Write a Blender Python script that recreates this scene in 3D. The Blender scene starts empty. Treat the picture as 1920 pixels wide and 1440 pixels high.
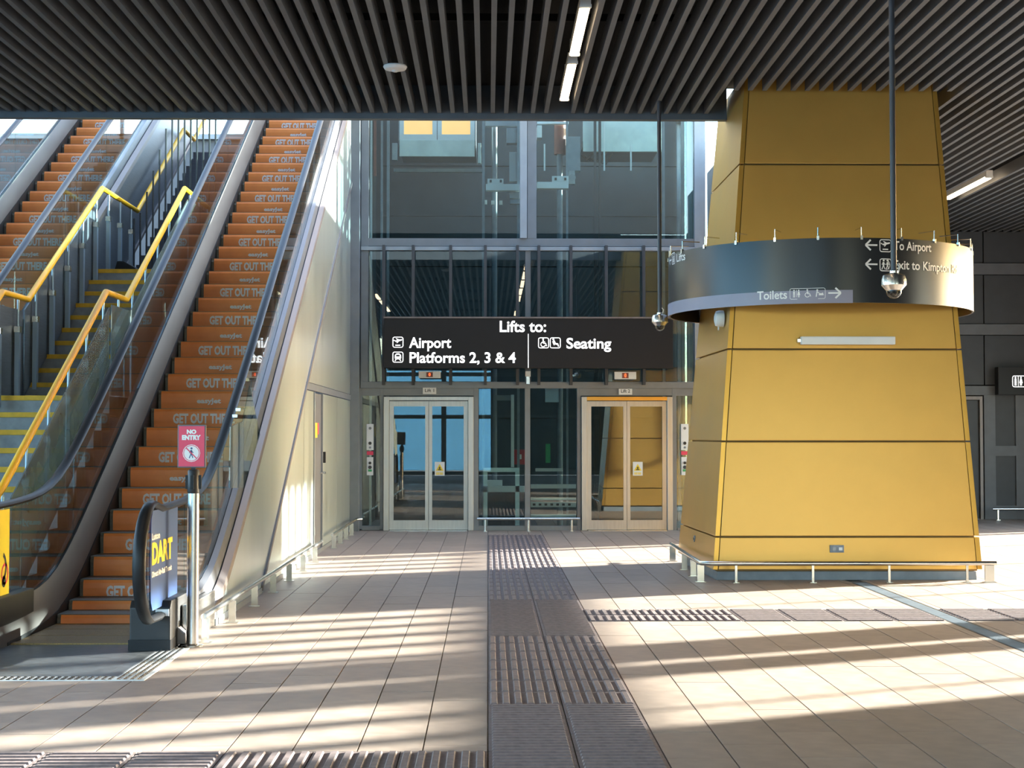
import bpy, bmesh, math, random
from mathutils import Vector, Matrix
random.seed(7)
S = bpy.context.scene
COL = S.collection
R = math.radians
# ------------------------------------------------------------------ camera
F = 2870.0; YAW = math.atan(45/F); PITCH = math.atan(96/F); H = 1.45
fw = Vector((math.sin(YAW)*math.cos(PITCH), math.cos(YAW)*math.cos(PITCH), math.sin(PITCH)))
rt = Vector((math.cos(YAW), -math.sin(YAW), 0)); up = rt.cross(fw)
cd = bpy.data.cameras.new('camera'); cam = bpy.data.objects.new('camera', cd); COL.objects.link(cam)
cd.sensor_fit = 'HORIZONTAL'; cd.sensor_width = 36; cd.lens = F/1920*36; cd.clip_start = .05; cd.clip_end = 500
cam.matrix_world = Matrix(((rt.x, up.x, -fw.x, 0), (rt.y, up.y, -fw.y, 0), (rt.z, up.z, -fw.z, H), (0, 0, 0, 1)))
S.camera = cam
def P(px, py, Y):
    d = fw + rt*((px-960)/F) - up*((py-720)/F)
    return Vector((0, 0, H)) + d*(Y/d.y)
def G(px, py):
    d = fw + rt*((px-960)/F) - up*((py-720)/F)
    return Vector((0, 0, H)) + d*(-H/d.z)
def PX(px, py, X):            # point on the plane x = X
    d = fw + rt*((px-960)/F) - up*((py-720)/F)
    return Vector((0, 0, H)) + d*(X/d.x)
# ------------------------------------------------------------------ light
SUNEL = R(14.0); SUNAZ = Vector((.912, .410))
w = bpy.data.worlds.new('sky'); S.world = w; w.use_nodes = True
nt = w.node_tree; bg = nt.nodes['Background']
sky = nt.nodes.new('ShaderNodeTexSky'); sky.sky_type = 'NISHITA'; sky.sun_disc = False
sky.sun_elevation = SUNEL; sky.sun_rotation = math.atan2(SUNAZ.x, SUNAZ.y)
sky.air_density = 1.0; sky.dust_density = 1.0
nt.links.new(sky.outputs[0], bg.inputs[0]); bg.inputs[1].default_value = 1.9
sd = bpy.data.lights.new('sun', 'SUN'); sun = bpy.data.objects.new('sun', sd); COL.objects.link(sun)
sd.energy = 42; sd.angle = R(.9); sd.color = (.96, 1, .93)
tosun = Vector((SUNAZ.x*math.cos(SUNEL), SUNAZ.y*math.cos(SUNEL), math.sin(SUNEL))).normalized()
sun.rotation_euler = tosun.to_track_quat('Z', 'Y').to_euler(); sun.location = (30, 20, 12)
S.view_settings.view_transform = 'Standard'; S.view_settings.look = 'None'
S.view_settings.exposure = 0.3; S.view_settings.gamma = 1; S.view_settings.use_curve_mapping = False
S.cycles.max_bounces = 10; S.cycles.diffuse_bounces = 5; S.cycles.glossy_bounces = 5
S.cycles.transparent_max_bounces = 24; S.cycles.caustics_reflective = False; S.cycles.caustics_refractive = False
S.cycles.sample_clamp_indirect = 6
# ------------------------------------------------------------------ materials
def mat(name, col, rough=.5, metal=0., var=.12, scale=6., stretch=(1, 1, 1), bump=0., spec=.5, coat=0., emit=0., rvar=.0):
    m = bpy.data.materials.new(name); m.use_nodes = True; t = m.node_tree; b = t.nodes['Principled BSDF']
    b.inputs['Roughness'].default_value = rough; b.inputs['Metallic'].default_value = metal
    b.inputs['Specular IOR Level'].default_value = spec; b.inputs['Coat Weight'].default_value = coat; b.inputs['Coat Roughness'].default_value = .28
    tc = t.nodes.new('ShaderNodeTexCoord'); mp = t.nodes.new('ShaderNodeMapping'); mp.inputs['Scale'].default_value = stretch
    no = t.nodes.new('ShaderNodeTexNoise'); no.inputs['Scale'].default_value = scale; no.inputs['Detail'].default_value = 5
    t.links.new(tc.outputs['Object'], mp.inputs[0]); t.links.new(mp.outputs[0], no.inputs[0])
    r = t.nodes.new('ShaderNodeValToRGB'); t.links.new(no.outputs[0], r.inputs[0])
    r.color_ramp.elements[0].position = .3; r.color_ramp.elements[1].position = .7
    r.color_ramp.elements[0].color = tuple(c*(1-var) for c in col)+(1,); r.color_ramp.elements[1].color = tuple(min(1, c*(1+var)) for c in col)+(1,)
    t.links.new(r.outputs[0], b.inputs['Base Color'])
    if rvar:
        mr = t.nodes.new('ShaderNodeMapRange'); mr.inputs[3].default_value = max(.02, rough-rvar); mr.inputs[4].default_value = rough+rvar
        t.links.new(no.outputs[0], mr.inputs[0]); t.links.new(mr.outputs[0], b.inputs['Roughness'])
    if bump:
        bp = t.nodes.new('ShaderNodeBump'); bp.inputs['Strength'].default_value = bump; bp.inputs['Distance'].default_value = .01
        t.links.new(no.outputs[0], bp.inputs['Height']); t.links.new(bp.outputs[0], b.inputs['Normal'])
    if emit:
        b.inputs['Emission Color'].default_value = tuple(col)+(1,); b.inputs['Emission Strength'].default_value = emit
    return m
def glassmat(name, tint, body=0., bodycol=(.3, .35, .36), ior=1.5, rough=0.):
    m = bpy.data.materials.new(name); m.use_nodes = True; t = m.node_tree; t.nodes.clear()
    o = t.nodes.new('ShaderNodeOutputMaterial'); tr = t.nodes.new('ShaderNodeBsdfTransparent'); tr.inputs[0].default_value = tuple(tint)+(1,)
    g = t.nodes.new('ShaderNodeBsdfGlossy'); g.inputs['Roughness'].default_value = rough; fr = t.nodes.new('ShaderNodeFresnel'); ge = t.nodes.new('ShaderNodeNewGeometry')
    mi = t.nodes.new('ShaderNodeMapRange'); mi.inputs[3].default_value = ior; mi.inputs[4].default_value = 1/ior
    t.links.new(ge.outputs['Backfacing'], mi.inputs[0]); t.links.new(mi.outputs[0], fr.inputs[0])
    base = tr.outputs[0]
    if body:
        df = t.nodes.new('ShaderNodeBsdfDiffuse'); df.inputs[0].default_value = tuple(bodycol)+(1,)
        no = t.nodes.new('ShaderNodeTexNoise'); no.inputs['Scale'].default_value = 3
        mr = t.nodes.new('ShaderNodeMapRange'); mr.inputs[3].default_value = body*.8; mr.inputs[4].default_value = body*1.2
        t.links.new(no.outputs[0], mr.inputs[0])
        mx = t.nodes.new('ShaderNodeMixShader'); t.links.new(mr.outputs[0], mx.inputs[0])
        t.links.new(tr.outputs[0], mx.inputs[1]); t.links.new(df.outputs[0], mx.inputs[2]); base = mx.outputs[0]
    m2 = t.nodes.new('ShaderNodeMixShader'); t.links.new(fr.outputs[0], m2.inputs[0]); t.links.new(base, m2.inputs[1]); t.links.new(g.outputs[0], m2.inputs[2])
    t.links.new(m2.outputs[0], o.inputs[0]); return m
M = dict(
 tile=mat('paving', (.335, .252, .198), .5, 0, .13, 9, bump=.08, rvar=.08),
 tile2=mat('paving_b', (.31, .235, .186), .5, 0, .13, 9, bump=.08, rvar=.08),
 tile3=mat('paving_c', (.35, .266, .21), .5, 0, .13, 9, bump=.08, rvar=.08),
 tactile=mat('tactile', (.19, .142, .132), .7, 0, .18, 30, bump=.15),
 grout=mat('grout', (.22, .19, .16), .8, 0, .2, 20, bump=.2),
 plate=mat('landing_plate', (.10, .105, .11), .35, .5, .2, 14, bump=.1, rvar=.1),
 slat=mat('slat_grey', (.11, .12, .135), .55, 0, .08, 4),
 black=mat('void_black', (.006, .007, .008), .9, 0, .1, 4),
 fascia=mat('fascia_grey', (.12, .14, .16), .5, .2, .08, 4),
 frame=mat('frame_grey', (.17, .185, .20), .42, .3, .08, 5),
 frameb=mat('frame_pale', (.30, .33, .36), .38, .4, .08, 5),
 dark=mat('dark_panel', (.035, .038, .043), .6, 0, .1, 5),
 shaft=mat('shaft_panel', (.026, .036, .042), .6, 0, .1, 5),
 dark2=mat('mid_panel', (.10, .105, .115), .6, 0, .1, 5),
 steel=mat('brushed_steel', (.62, .67, .64), .34, .95, .05, 1.5, (2.5, 2.5, .25), rvar=.07),
 steels=mat('satin_steel', (.66, .65, .62), .25, 1, .06, 8),
 door=mat('door_steel', (.40, .40, .39), .36, .75, .08, 6, (6, 6, .5), rvar=.08),
 bronze=mat('bronze_steel', (.17, .145, .135), .5, .35, .12, 3, (5, .6, .6), rvar=.08),
 deck=mat('deck_metal', (.11, .115, .13), .45, .4, .12, 4, rvar=.08),
 rubber=mat('handrail_rubber', (.012, .012, .013), .42, 0, .1, 8, spec=.25),
 skirt=mat('skirt_black', (.012, .012, .013), .5, 0, .2, 8),
 orange=mat('riser_vinyl', (1.0, .27, .06), .5, 0, .10, 5),
 step=mat('step_metal', (.13, .11, .09), .5, .5, .25, 40, (6, 1, 1), bump=.2),
 comb=mat('comb_tread', (.24, .15, .045), .5, .3, .3, 40, (6, 1, 1), bump=.2),
 print=mat('print_white', (.86, .72, .68), .5, 0, .03, 4),
 printd=mat('print_red', (.45, .07, .02), .5, 0, .03, 4),
 white=mat('white_vinyl', (.82, .83, .82), .5, 0, .02, 4),
 pale=mat('pale_plastic', (.72, .73, .72), .4, 0, .03, 4),
 yellow=mat('yellow_rail', (.90, .46, .012), .5, 0, .05, 5, spec=.2),
 nosing=mat('nosing_yellow', (.72, .40, .02), .6, 0, .15, 12),
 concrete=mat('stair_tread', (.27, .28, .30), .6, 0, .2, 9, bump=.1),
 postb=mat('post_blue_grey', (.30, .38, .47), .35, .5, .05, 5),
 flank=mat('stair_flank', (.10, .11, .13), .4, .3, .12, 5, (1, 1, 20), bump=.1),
 gold=mat('gold_panel', (.66, .375, .085), .36, .55, .04, 2.2, coat=.15, rvar=.04),
 goldcore=mat('gold_core', (.22, .12, .03), .6, .2, .05, 3),
 goldr=mat('gold_trim', (.60, .33, .06), .3, .6, .05, 3),
 ring=mat('ring_black', (.016, .019, .024), .34, .35, .06, 3, coat=.3),
 lilac=mat('lilac_strip', (.27, .27, .35), .45, 0, .04, 4),
 sign=mat('sign_black', (.010, .010, .011), .5, 0, .06, 4, spec=.25),
 lit=mat('lit_letters', (1., 1., 1.), .5, 0, .0, 4, emit=1.3),
 lamp=mat('lamp_tube', (1., .74, .46), .5, 0, .0, 4, emit=14.),
 cab=mat('cab_lit', (1., .50, .17), .5, 0, .08, 4, emit=1.1),
 lime=mat('pale_metal', (.62, .68, .66), .4, .4, .12, 4),
 blue=mat('advert_blue', (.035, .075, .20), .35, 0, .05, 4),
 adyel=mat('advert_yellow', (.85, .62, .04), .45, 0, .03, 4),
 pink=mat('sign_red', (.72, .05, .11), .4, 0, .04, 4),
 red=mat('alarm_red', (.45, .02, .03), .4, 0, .05, 4),
 green=mat('exit_green', (.02, .30, .10), .4, 0, .05, 4),
 reddigit=mat('red_digit', (1., .12, .03), .5, 0, .0, 4, emit=2.),
 pipe=mat('pipe_grey', (.22, .25, .28), .6, .1, .12, 8),
 polepaint=mat('pole_paint', (.04, .046, .062), .45, .0, .05, 8),
 rust=mat('red_oxide', (.22, .07, .05), .6, 0, .2, 6),
 ground=mat('outside_paving', (.30, .30, .29), .8, 0, .15, .6),
 outwall=mat('outside_wall', (.06, .21, .36), .6, 0, .1, .5),
 glass=glassmat('clear_glass', (.80, .87, .87)),
 liftglass=glassmat('lift_glass', (.74, .83, .83), ior=1.75),
 doorglass=glassmat('door_glass', (.72, .76, .72), ior=1.75),
 grey_glass=glassmat('grey_infill_glass', (.62, .68, .70), body=.62, bodycol=(.24, .28, .29)),
 dome=glassmat('dome_plastic', (.65, .65, .6), ior=1.7, rough=.05),
)
# ------------------------------------------------------------------ helpers
def setp(o, label=None, cat=None, group=None, kind=None):
    if label: o['label'] = label
    if cat: o['category'] = cat
    if group: o['group'] = group
    if kind: o['kind'] = kind
    return o
def thing(name, label, cat, loc, group=None):
    o = bpy.data.objects.new(name, None); COL.objects.link(o); o.location = loc; o.empty_display_size = .1
    return setp(o, label, cat, group)
def link(name, me, parent=None, mats=None):
    if mats is not None:
        for m in (mats if isinstance(mats, (list, tuple)) else [mats]): me.materials.append(m)
    o = bpy.data.objects.new(name, me); COL.objects.link(o)
    if parent is not None:
        o.parent = parent; o.matrix_parent_inverse = Matrix.Translation(-world(parent))
    return o
def world(o):
    v = Vector((0, 0, 0))
    while o is not None:
        v += o.location
        if o.parent is not None: v -= world(o.parent)
        o = o.parent
    return v
class MB:
    def __init__(s): s.v = []; s.f = []
    def add(s, vs, fs):
        n = len(s.v); s.v += [tuple(v) for v in vs]; s.f += [tuple(i+n for i in f) for f in fs]; return s
    def box(s, x0, x1, y0, y1, z0, z1):
        return s.add([(x0, y0, z0), (x1, y0, z0), (x1, y1, z0), (x0, y1, z0), (x0, y0, z1), (x1, y0, z1), (x1, y1, z1), (x0, y1, z1)],
                     [(0, 3, 2, 1), (4, 5, 6, 7), (0, 1, 5, 4), (1, 2, 6, 5), (2, 3, 7, 6), (3, 0, 4, 7)])
    def hexa(s, a, b):      # two quads (lists of 4 points)
        return s.add(list(a)+list(b), [(0, 3, 2, 1), (4, 5, 6, 7), (0, 1, 5, 4), (1, 2, 6, 5), (2, 3, 7, 6), (3, 0, 4, 7)])
    def prism(s, poly, axis, a, b):   # poly 2D extruded along axis
        n = len(poly)
        def mk(p, t): return {'x': (t, p[0], p[1]), 'y': (p[0], t, p[1]), 'z': (p[0], p[1], t)}[axis]
        vs = [mk(p, a) for p in poly]+[mk(p, b) for p in poly]
        return s.add(vs, [tuple(range(n))[::-1], tuple(range(n, 2*n))]+[(i, (i+1) % n, n+(i+1) % n, n+i) for i in range(n)])
    def tube(s, pts, r, n=10, closed=False):
        pts = [Vector(p) for p in pts]; rings = []
        for i, p in enumerate(pts):
            a = pts[i-1] if i else p; b = pts[i+1] if i < len(pts)-1 else p
            d = (b-a).normalized(); q = Vector((0, 0, 1)) if abs(d.z) < .9 else Vector((1, 0, 0))
            u = d.cross(q).normalized(); v = u.cross(d); k = 1.
            if 0 < i < len(pts)-1:
                c = (p-a).normalized().dot((b-p).normalized()); k = 1/max(.6, math.sqrt((1+c)/2))
            rr = r[i] if isinstance(r, (list, tuple)) else r
            rings.append([p+(u*math.cos(t*2*math.pi/n)+v*math.sin(t*2*math.pi/n))*rr*(k if k > 1 else 1) for t in range(n)])
        vs = [q for g in rings for q in g]; fs = []
        for i in range(len(rings)-1):
            for t in range(n): fs.append((i*n+t, i*n+(t+1) % n, (i+1)*n+(t+1) % n, (i+1)*n+t))
        fs.append(tuple(range(n))[::-1]); fs.append(tuple(range((len(rings)-1)*n, len(rings)*n)))
        return s.add(vs, fs)
    def lathe(s, cx, cy, prof, n=24):   # prof list of (r, z)
        vs = [(cx+r*math.cos(t*2*math.pi/n), cy+r*math.sin(t*2*math.pi/n), z) for r, z in prof for t in range(n)]; fs = []
        for i in range(len(prof)-1):
            for t in range(n): fs.append((i*n+t, i*n+(t+1) % n, (i+1)*n+(t+1) % n, (i+1)*n+t))
        fs.append(tuple(range(n))[::-1]); fs.append(tuple(range((len(prof)-1)*n, len(prof)*n)))
        return s.add(vs, fs)
    def mesh(s, name, bevel=0, smooth=False):
        me = bpy.data.meshes.new(name); me.from_pydata(s.v, [], s.f); me.validate()
        bm = bmesh.new(); bm.from_mesh(me); bmesh.ops.recalc_face_normals(bm, faces=bm.faces)
        if bevel:
            bmesh.ops.bevel(bm, geom=[e for e in bm.edges if len(e.link_faces) == 2 and e.calc_face_angle(0) > .5], offset=bevel, segments=2, profile=.7, affect='EDGES', clamp_overlap=True)
        bm.to_mesh(me); bm.free()
        if smooth:
            for p in me.polygons: p.use_smooth = True
            me.set_sharp_from_angle(angle=R(40))
        return me
    def obj(s, name, m, parent=None, bevel=0, smooth=False): return link(name, s.mesh(name, bevel, smooth), parent, m)
def B(x0, x1, y0, y1, z0, z1): return MB().box(min(x0, x1), max(x0, x1), min(y0, y1), max(y0, y1), min(z0, z1), max(z0, z1))
# flat art: lettering and pictograms in a 2D frame
_tc = {}
def glyphs(body, bold=.02, res=3):
    k = (body, bold)
    if k not in _tc:
        c = bpy.data.curves.new('lettering', 'FONT'); c.body = body; c.size = 1; c.offset = bold; c.resolution_u = res
        o = bpy.data.objects.new('lettering', c); COL.objects.link(o); me = o.to_mesh()
        v = [(p.co.x, p.co.y) for p in me.vertices]; f = [tuple(p.vertices) for p in me.polygons]
        o.to_mesh_clear(); bpy.data.objects.remove(o); bpy.data.curves.remove(c); _tc[k] = (v, f)
    return _tc[k]
def fit(body, u0, u1, v0, cap, bold=.02, res=3):    # width fitted to u0..u1, capital height = cap, baseline v0
    v, f = glyphs(body, bold, res); x0 = min(p[0] for p in v); x1 = max(p[0] for p in v); k = (u1-u0)/(x1-x0)
    return [(u0+(p[0]-x0)*k, v0+p[1]*cap/.70) for p in v], f
def art(items, x, y, s):
    vs = []; fs = []
    def add(pts, tri=True):
        n = len(vs); vs.extend([(x+p[0]*s, y+p[1]*s) for p in pts]); fs.append(tuple(range(n, n+len(pts))))
    for it in items:
        k = it[0]
        if k == 'l':
            _, a, b, c, d, w_ = it; L = math.hypot(c-a, d-b) or 1; nx, ny = -(d-b)/L*w_/2, (c-a)/L*w_/2
            add([(a+nx, b+ny), (a-nx, b-ny), (c-nx, d-ny), (c+nx, d+ny)])
        elif k == 'c': add([(it[1]+it[3]*math.cos(t*math.pi/8), it[2]+it[3]*math.sin(t*math.pi/8)) for t in range(16)])
        elif k == 'p': add(it[1])
        elif k == 'o':   # ring arc: cx cy r w a0 a1
            _, cx, cy, r, w_, a0, a1 = it; n = 20
            for i in range(n):
                t0 = R(a0+(a1-a0)*i/n); t1 = R(a0+(a1-a0)*(i+1)/n)
                add([(cx+(r-w_/2)*math.cos(t0), cy+(r-w_/2)*math.sin(t0)), (cx+(r+w_/2)*math.cos(t0), cy+(r+w_/2)*math.sin(t0)), (cx+(r+w_/2)*math.cos(t1), cy+(r+w_/2)*math.sin(t1)), (cx+(r-w_/2)*math.cos(t1), cy+(r-w_/2)*math.sin(t1))])
        elif k == 'f':   # frame outline w h thickness radius
            _, a, b, c, d, w_ = it; q = .12*min(c-a, d-b)+w_
            for seg in (('l', a+q, b+w_/2, c-q, b+w_/2, w_), ('l', a+q, d-w_/2, c-q, d-w_/2, w_), ('l', a+w_/2, b+q, a+w_/2, d-q, w_), ('l', c-w_/2, b+q, c-w_/2, d-q, w_)):
                _, a1, b1, c1, d1, w1 = seg; L = math.hypot(c1-a1, d1-b1); nx, ny = -(d1-b1)/L*w1/2, (c1-a1)/L*w1/2
                add([(a1+nx, b1+ny), (a1-nx, b1-ny), (c1-nx, d1-ny), (c1+nx, d1+ny)])
            for cx, cy, a0 in ((c-q, d-q, 0), (a+q, d-q, 90), (a+q, b+q, 180), (c-q, b+q, 270)):
                for i in range(4):
                    t0 = R(a0+22.5*i); t1 = R(a0+22.5*(i+1))
                    add([(cx+(q-w_)*math.cos(t0), cy+(q-w_)*math.sin(t0)), (cx+q*math.cos(t0), cy+q*math.sin(t0)), (cx+q*math.cos(t1), cy+q*math.sin(t1)), (cx+(q-w_)*math.cos(t1), cy+(q-w_)*math.sin(t1))])
    return vs, fs
FR = ('f', 0, 0, 1, 1, .07)
PLANE = [('p', [(.14, .62), (.22, .60), (.32, .52), (.84, .66), (.90, .73), (.84, .78), (.62, .74), (.36, .86), (.30, .84), (.44, .70), (.26, .64), (.16, .72), (.11, .72)]), ('p', [(.44, .60), (.62, .66), (.46, .44), (.38, .42)]), ('l', .26, .22, .72, .22, .09)]
TRAIN = [('p', [(.26, .30), (.74, .30), (.80, .45), (.78, .70), (.62, .84), (.38, .84), (.22, .70), (.20, .45)]), ('l', .34, .30, .22, .14, .07), ('l', .66, .30, .78, .14, .07)]
WHEEL = [('c', .46, .84, .08), ('l', .46, .74, .48, .46, .10), ('l', .48, .48, .68, .46, .08), ('l', .68, .48, .78, .20, .08), ('l', .47, .63, .64, .60, .06), ('o', .46, .36, .21, .07, 100, 340)]
SEAT = [('c', .32, .82, .09), ('l', .34, .70, .48, .40, .18), ('l', .48, .42, .74, .38, .14), ('l', .72, .42, .80, .16, .10), ('l', .24, .62, .40, .28, .05)]
LIFT = [('c', .3, .62, .07), ('l', .3, .52, .3, .15, .14), ('c', .5, .62, .07), ('l', .5, .52, .5, .15, .14), ('c', .7, .62, .07), ('l', .7, .52, .7, .15, .14), ('p', [(.3, .76), (.44, .76), (.37, .90)]), ('p', [(.56, .90), (.70, .90), (.63, .76)])]
def man(cx): return [('c', cx, .82, .07), ('l', cx, .72, cx, .42, .17), ('l', cx-.05, .44, cx-.05, .14, .07), ('l', cx+.05, .44, cx+.05, .14, .07)]
def woman(cx): return [('c', cx, .82, .07), ('p', [(cx-.06, .72), (cx+.06, .72), (cx+.15, .36), (cx-.15, .36)]), ('l', cx-.05, .38, cx-.05, .14, .06), ('l', cx+.05, .38, cx+.05, .14, .06)]
def walker(cx, s=1): return [('c', cx+.02, .84, .08), ('l', cx, .72, cx, .46, .15), ('l', cx, .48, cx-.14, .14, .07), ('l', cx, .48, cx+.12, .16, .07), ('l', cx, .68, cx+.16, .52, .05), ('l', cx, .68, cx-.14, .52, .05)]
BABY = [('c', .30, .80, .09), ('l', .28, .70, .20, .16, .10), ('l', .30, .66, .52, .46, .08), ('l', .44, .36, .90, .36, .12), ('c', .80, .48, .07), ('l', .52, .46, .76, .44, .09)]
ARROWL = [('l', .02, .5, .98, .5, .13), ('l', .03, .5, .44, .90, .14), ('l', .03, .5, .44, .10, .14)]
ARROWR = [('l', .02, .5, .98, .5, .13), ('l', .97, .5, .56, .90, .14), ('l', .97, .5, .56, .10, .14)]
def flat(name, arts, fn, m, parent, thick=None):
    mb = MB()
    for v, f in (arts if isinstance(arts, list) else [arts]): mb.add([fn(a, b) for a, b in v], f)
    me = bpy.data.meshes.new(name); me.from_pydata(mb.v, [], mb.f); return link(name, me, parent, m)

# ================================================================== FLOOR
YW = 23.38                       # lift wall plane
floor = setp(B(-10.5, 10.6, -9, 30.5, -.30, -.012).obj('floor', M['grout']), 'brown paved concourse floor with tactile paths', None, None, 'structure')
path_rows = []
def tactmesh(kind):              # one .4 tile, bars along x or y, raised 6 mm
    mb = MB(); g = .003; mb.box(g, .4-g, g, .4-g, -.012, 0)
    n = 6
    for i in range(n):
        c = (i+.5)*.4/n; hw = .4/n*.30
        if kind == 'y': a = (c-hw, c+hw, .02, .38)
        else: a = (.02, .38, c-hw, c+hw)
        x0, x1, y0, y1 = a
        mb.add([(x0, y0, 0), (x1, y0, 0), (x1, y1, 0), (x0, y1, 0), (x0+.006, y0+.006, .009), (x1-.006, y0+.006, .009), (x1-.006, y1-.006, .009), (x0+.006, y1-.006, .009)],
               [(4, 5, 6, 7), (0, 1, 5, 4), (1, 2, 6, 5), (2, 3, 7, 6), (3, 0, 4, 7)])
    me = mb.mesh('tactile_tile'); me.materials.append(M['tactile']); return me
TX, TY = tactmesh('x'), tactmesh('y')
def place(name, me, loc, parent):
    o = bpy.data.objects.new(name, me); COL.objects.link(o); o.location = loc; o.parent = parent; return o
y = 5.08
while y < 22.1:
    long_ = (8.34 <= y+.2 < 11.15) or (y+.2 >= 13.5)
    for k in (0, 1): place('tactile_tile', TY if long_ else TX, (k*.4, y, 0), floor)
    y += .4
for i in range(12): place('tactile_tile', TY if i < 3 else TX, (-.4*(i+1), 6.68, 0), floor)
for i in range(22):
    for k in (0, 1): place('tactile_tile', TY if i < 3 else TX, (.785+.4*i+.003 if i < 7 else 3.738+.4*(i-7), 11.95+.4*k, 0), floor)
tiles = []
def vac(x0, x1, y0, y1, out=tiles):      # paving tile unless inside an inlay
    holes = [(0, .8, 4.9, 22.28), (-4.8, 0, 6.68, 7.08), (.8, 9.9, 11.95, 12.75), (3.58, 3.74, -9, 26)]
    segs = [(y0, y1)]; xs = [(x0, x1)]
    for hx0, hx1, hy0, hy1 in holes:
        nx = []
        for a, b in xs:
            if hx1 <= a or hx0 >= b: nx.append((a, b)); continue
            yo = [(c, d) for c, d in segs if not (hy1 <= c or hy0 >= d)]
            if not yo: nx.append((a, b)); continue
            if hx0 <= a and hx1 >= b:
                ns = []
                for c, d in segs:
                    if hy1 <= c or hy0 >= d: ns.append((c, d)); continue
                    if c < hy0: ns.append((c, hy0))
                    if d > hy1: ns.append((hy1, d))
                segs = ns; nx.append((a, b))
            else:
                if a < hx0: nx.append((a, hx0))
                if b > hx1: nx.append((hx1, b))
        xs = nx
    for a, b in xs:
        for c, d in segs:
            if b-a > .03 and d-c > .03: out.append((a, b, c, d))
i = -36
while i < 33:
    x0 = i*.3 if i < 0 else .8+i*.3-0.0
    if i >= 0 and x0 > 9.9: break
    yy = 4.52+(.3 if i % 2 else 0)-.6*6
    while yy < 26.2:
        a0, a1 = x0, x0+.3
        if a1 <= -2.0 and yy > 9.2: pass
        else: vac(a0, a1, yy, yy+.6)
        yy += .6
    i += 1
for i in range(3):                     # rows closing the gap beyond the tactile path
    yy = 22.28; vac(i*.3, min(.8, i*.3+.3), yy, 22.85); vac(i*.3, min(.8, i*.3+.3), 22.85, 23.3)
def vis(t):
    cx, cy = (t[0]+t[1])/2, (t[2]+t[3])/2
    return cy > 6.55 and abs((cx-.0157*cy)/cy) < .345
vt = sorted([t for t in tiles if vis(t)], key=lambda t: (t[2]+t[3]))
near = set(vt[:292])
cache = {}
g = .0035
tm = [M['tile'], M['tile2'], M['tile3']]
def tilemesh(w_, l_, mi):
    k = (round(w_, 3), round(l_, 3), mi)
    if k not in cache:
        me = MB().box(g, w_-g, g*.6, l_-g*.6, -.012, 0).mesh('paving_tile'); me.materials.append(tm[mi]); cache[k] = me
    return cache[k]
far = [MB(), MB(), MB()]
for t in tiles:
    mi = random.randrange(3)
    if t in near: place('paving_tile', tilemesh(t[1]-t[0], t[3]-t[2], mi), (t[0], t[2], random.uniform(-.0008, .0008)), floor)
    else: far[mi].box(t[0]+g, t[1]-g, t[2]+g*.6, t[3]-g*.6, -.012, 0)
mb = MB(); ranges = []
for q in far: ranges.append(len(q.f)); mb.add(q.v, q.f)
me = bpy.data.meshes.new('paving_tiles_beyond'); me.from_pydata(mb.v, [], mb.f)
for m_ in tm: me.materials.append(m_)
idx = 0
for mi, n in enumerate(ranges):
    for _ in range(n): me.polygons[idx].material_index = mi; idx += 1
o = link('paving_field', me, floor); o['kind'] = 'stuff'
# drain channel
dr = B(3.585, 3.735, 4, 15.1, -.012, -.001).obj('drain_channel', M['plate'], floor)
gr_ = MB(); yy = 4.05
while yy < 15.05: gr_.box(3.60, 3.72, yy, yy+.012, -.001, .001); yy += .03
gr_.obj('drain_grating', M['pipe'], dr)['kind'] = 'stuff'
# ================================================================== CEILING
ZC = 4.97
ceil = setp(MB().box(-10.4, 10.4, -9, 16.79, 5.28, 5.40).box(3.9, 10.4, 16.8, 26.5, 5.28, 5.40).obj('ceiling', M['black']), 'dark slatted ceiling', None, None, 'structure')
slc = {}
def slat(x, y0, y1):
    k = (round(y0, 2), round(y1, 2))
    if k not in slc:
        me = B(-.023, .023, 0, y1-y0, 0, .16).mesh('slat'); me.materials.append(M['slat']); slc[k] = me
    place('slat', slc[k], (x, y0, ZC), ceil)
k = -70
while k*.146 < 10.3:
    x = k*.146+.05; k += 1
    if x < -10.3: continue
    if abs(x-.8) < .085 or abs(x-6.85) < .085: continue
    if 2.45 < x < 4.75:
        slat(x, -8.9, 15.50)
    elif x < 2.5: slat(x, -8.9, 16.64)
    elif x > 4.75: slat(x, -8.9, 26.3)
for yy in (1.5, 4.5, 7.5, 10.5, 13.5): B(-10.3, 10.3, yy, yy+.05, ZC+.165, ZC+.23).obj('carrier', M['black'], ceil)
for yy in (19.5, 22.5, 25.5): B(4.8, 10.3, yy, yy+.05, ZC+.165, ZC+.23).obj('carrier', M['black'], ceil)
setp(B(-10.4, 2.62, 16.655, 16.76, ZC-.06, 6.0).obj('trim_1', M['fascia'], bevel=.004), 'grey steel fascia along the ceiling edge', None, None, 'structure')
setp(B(3.80, 3.9, 17.9, 26.4, ZC-.05, 6.0).obj('trim_2', M['fascia'], bevel=.004), 'grey steel fascia beside the lift shaft', None, None, 'structure')
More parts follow.
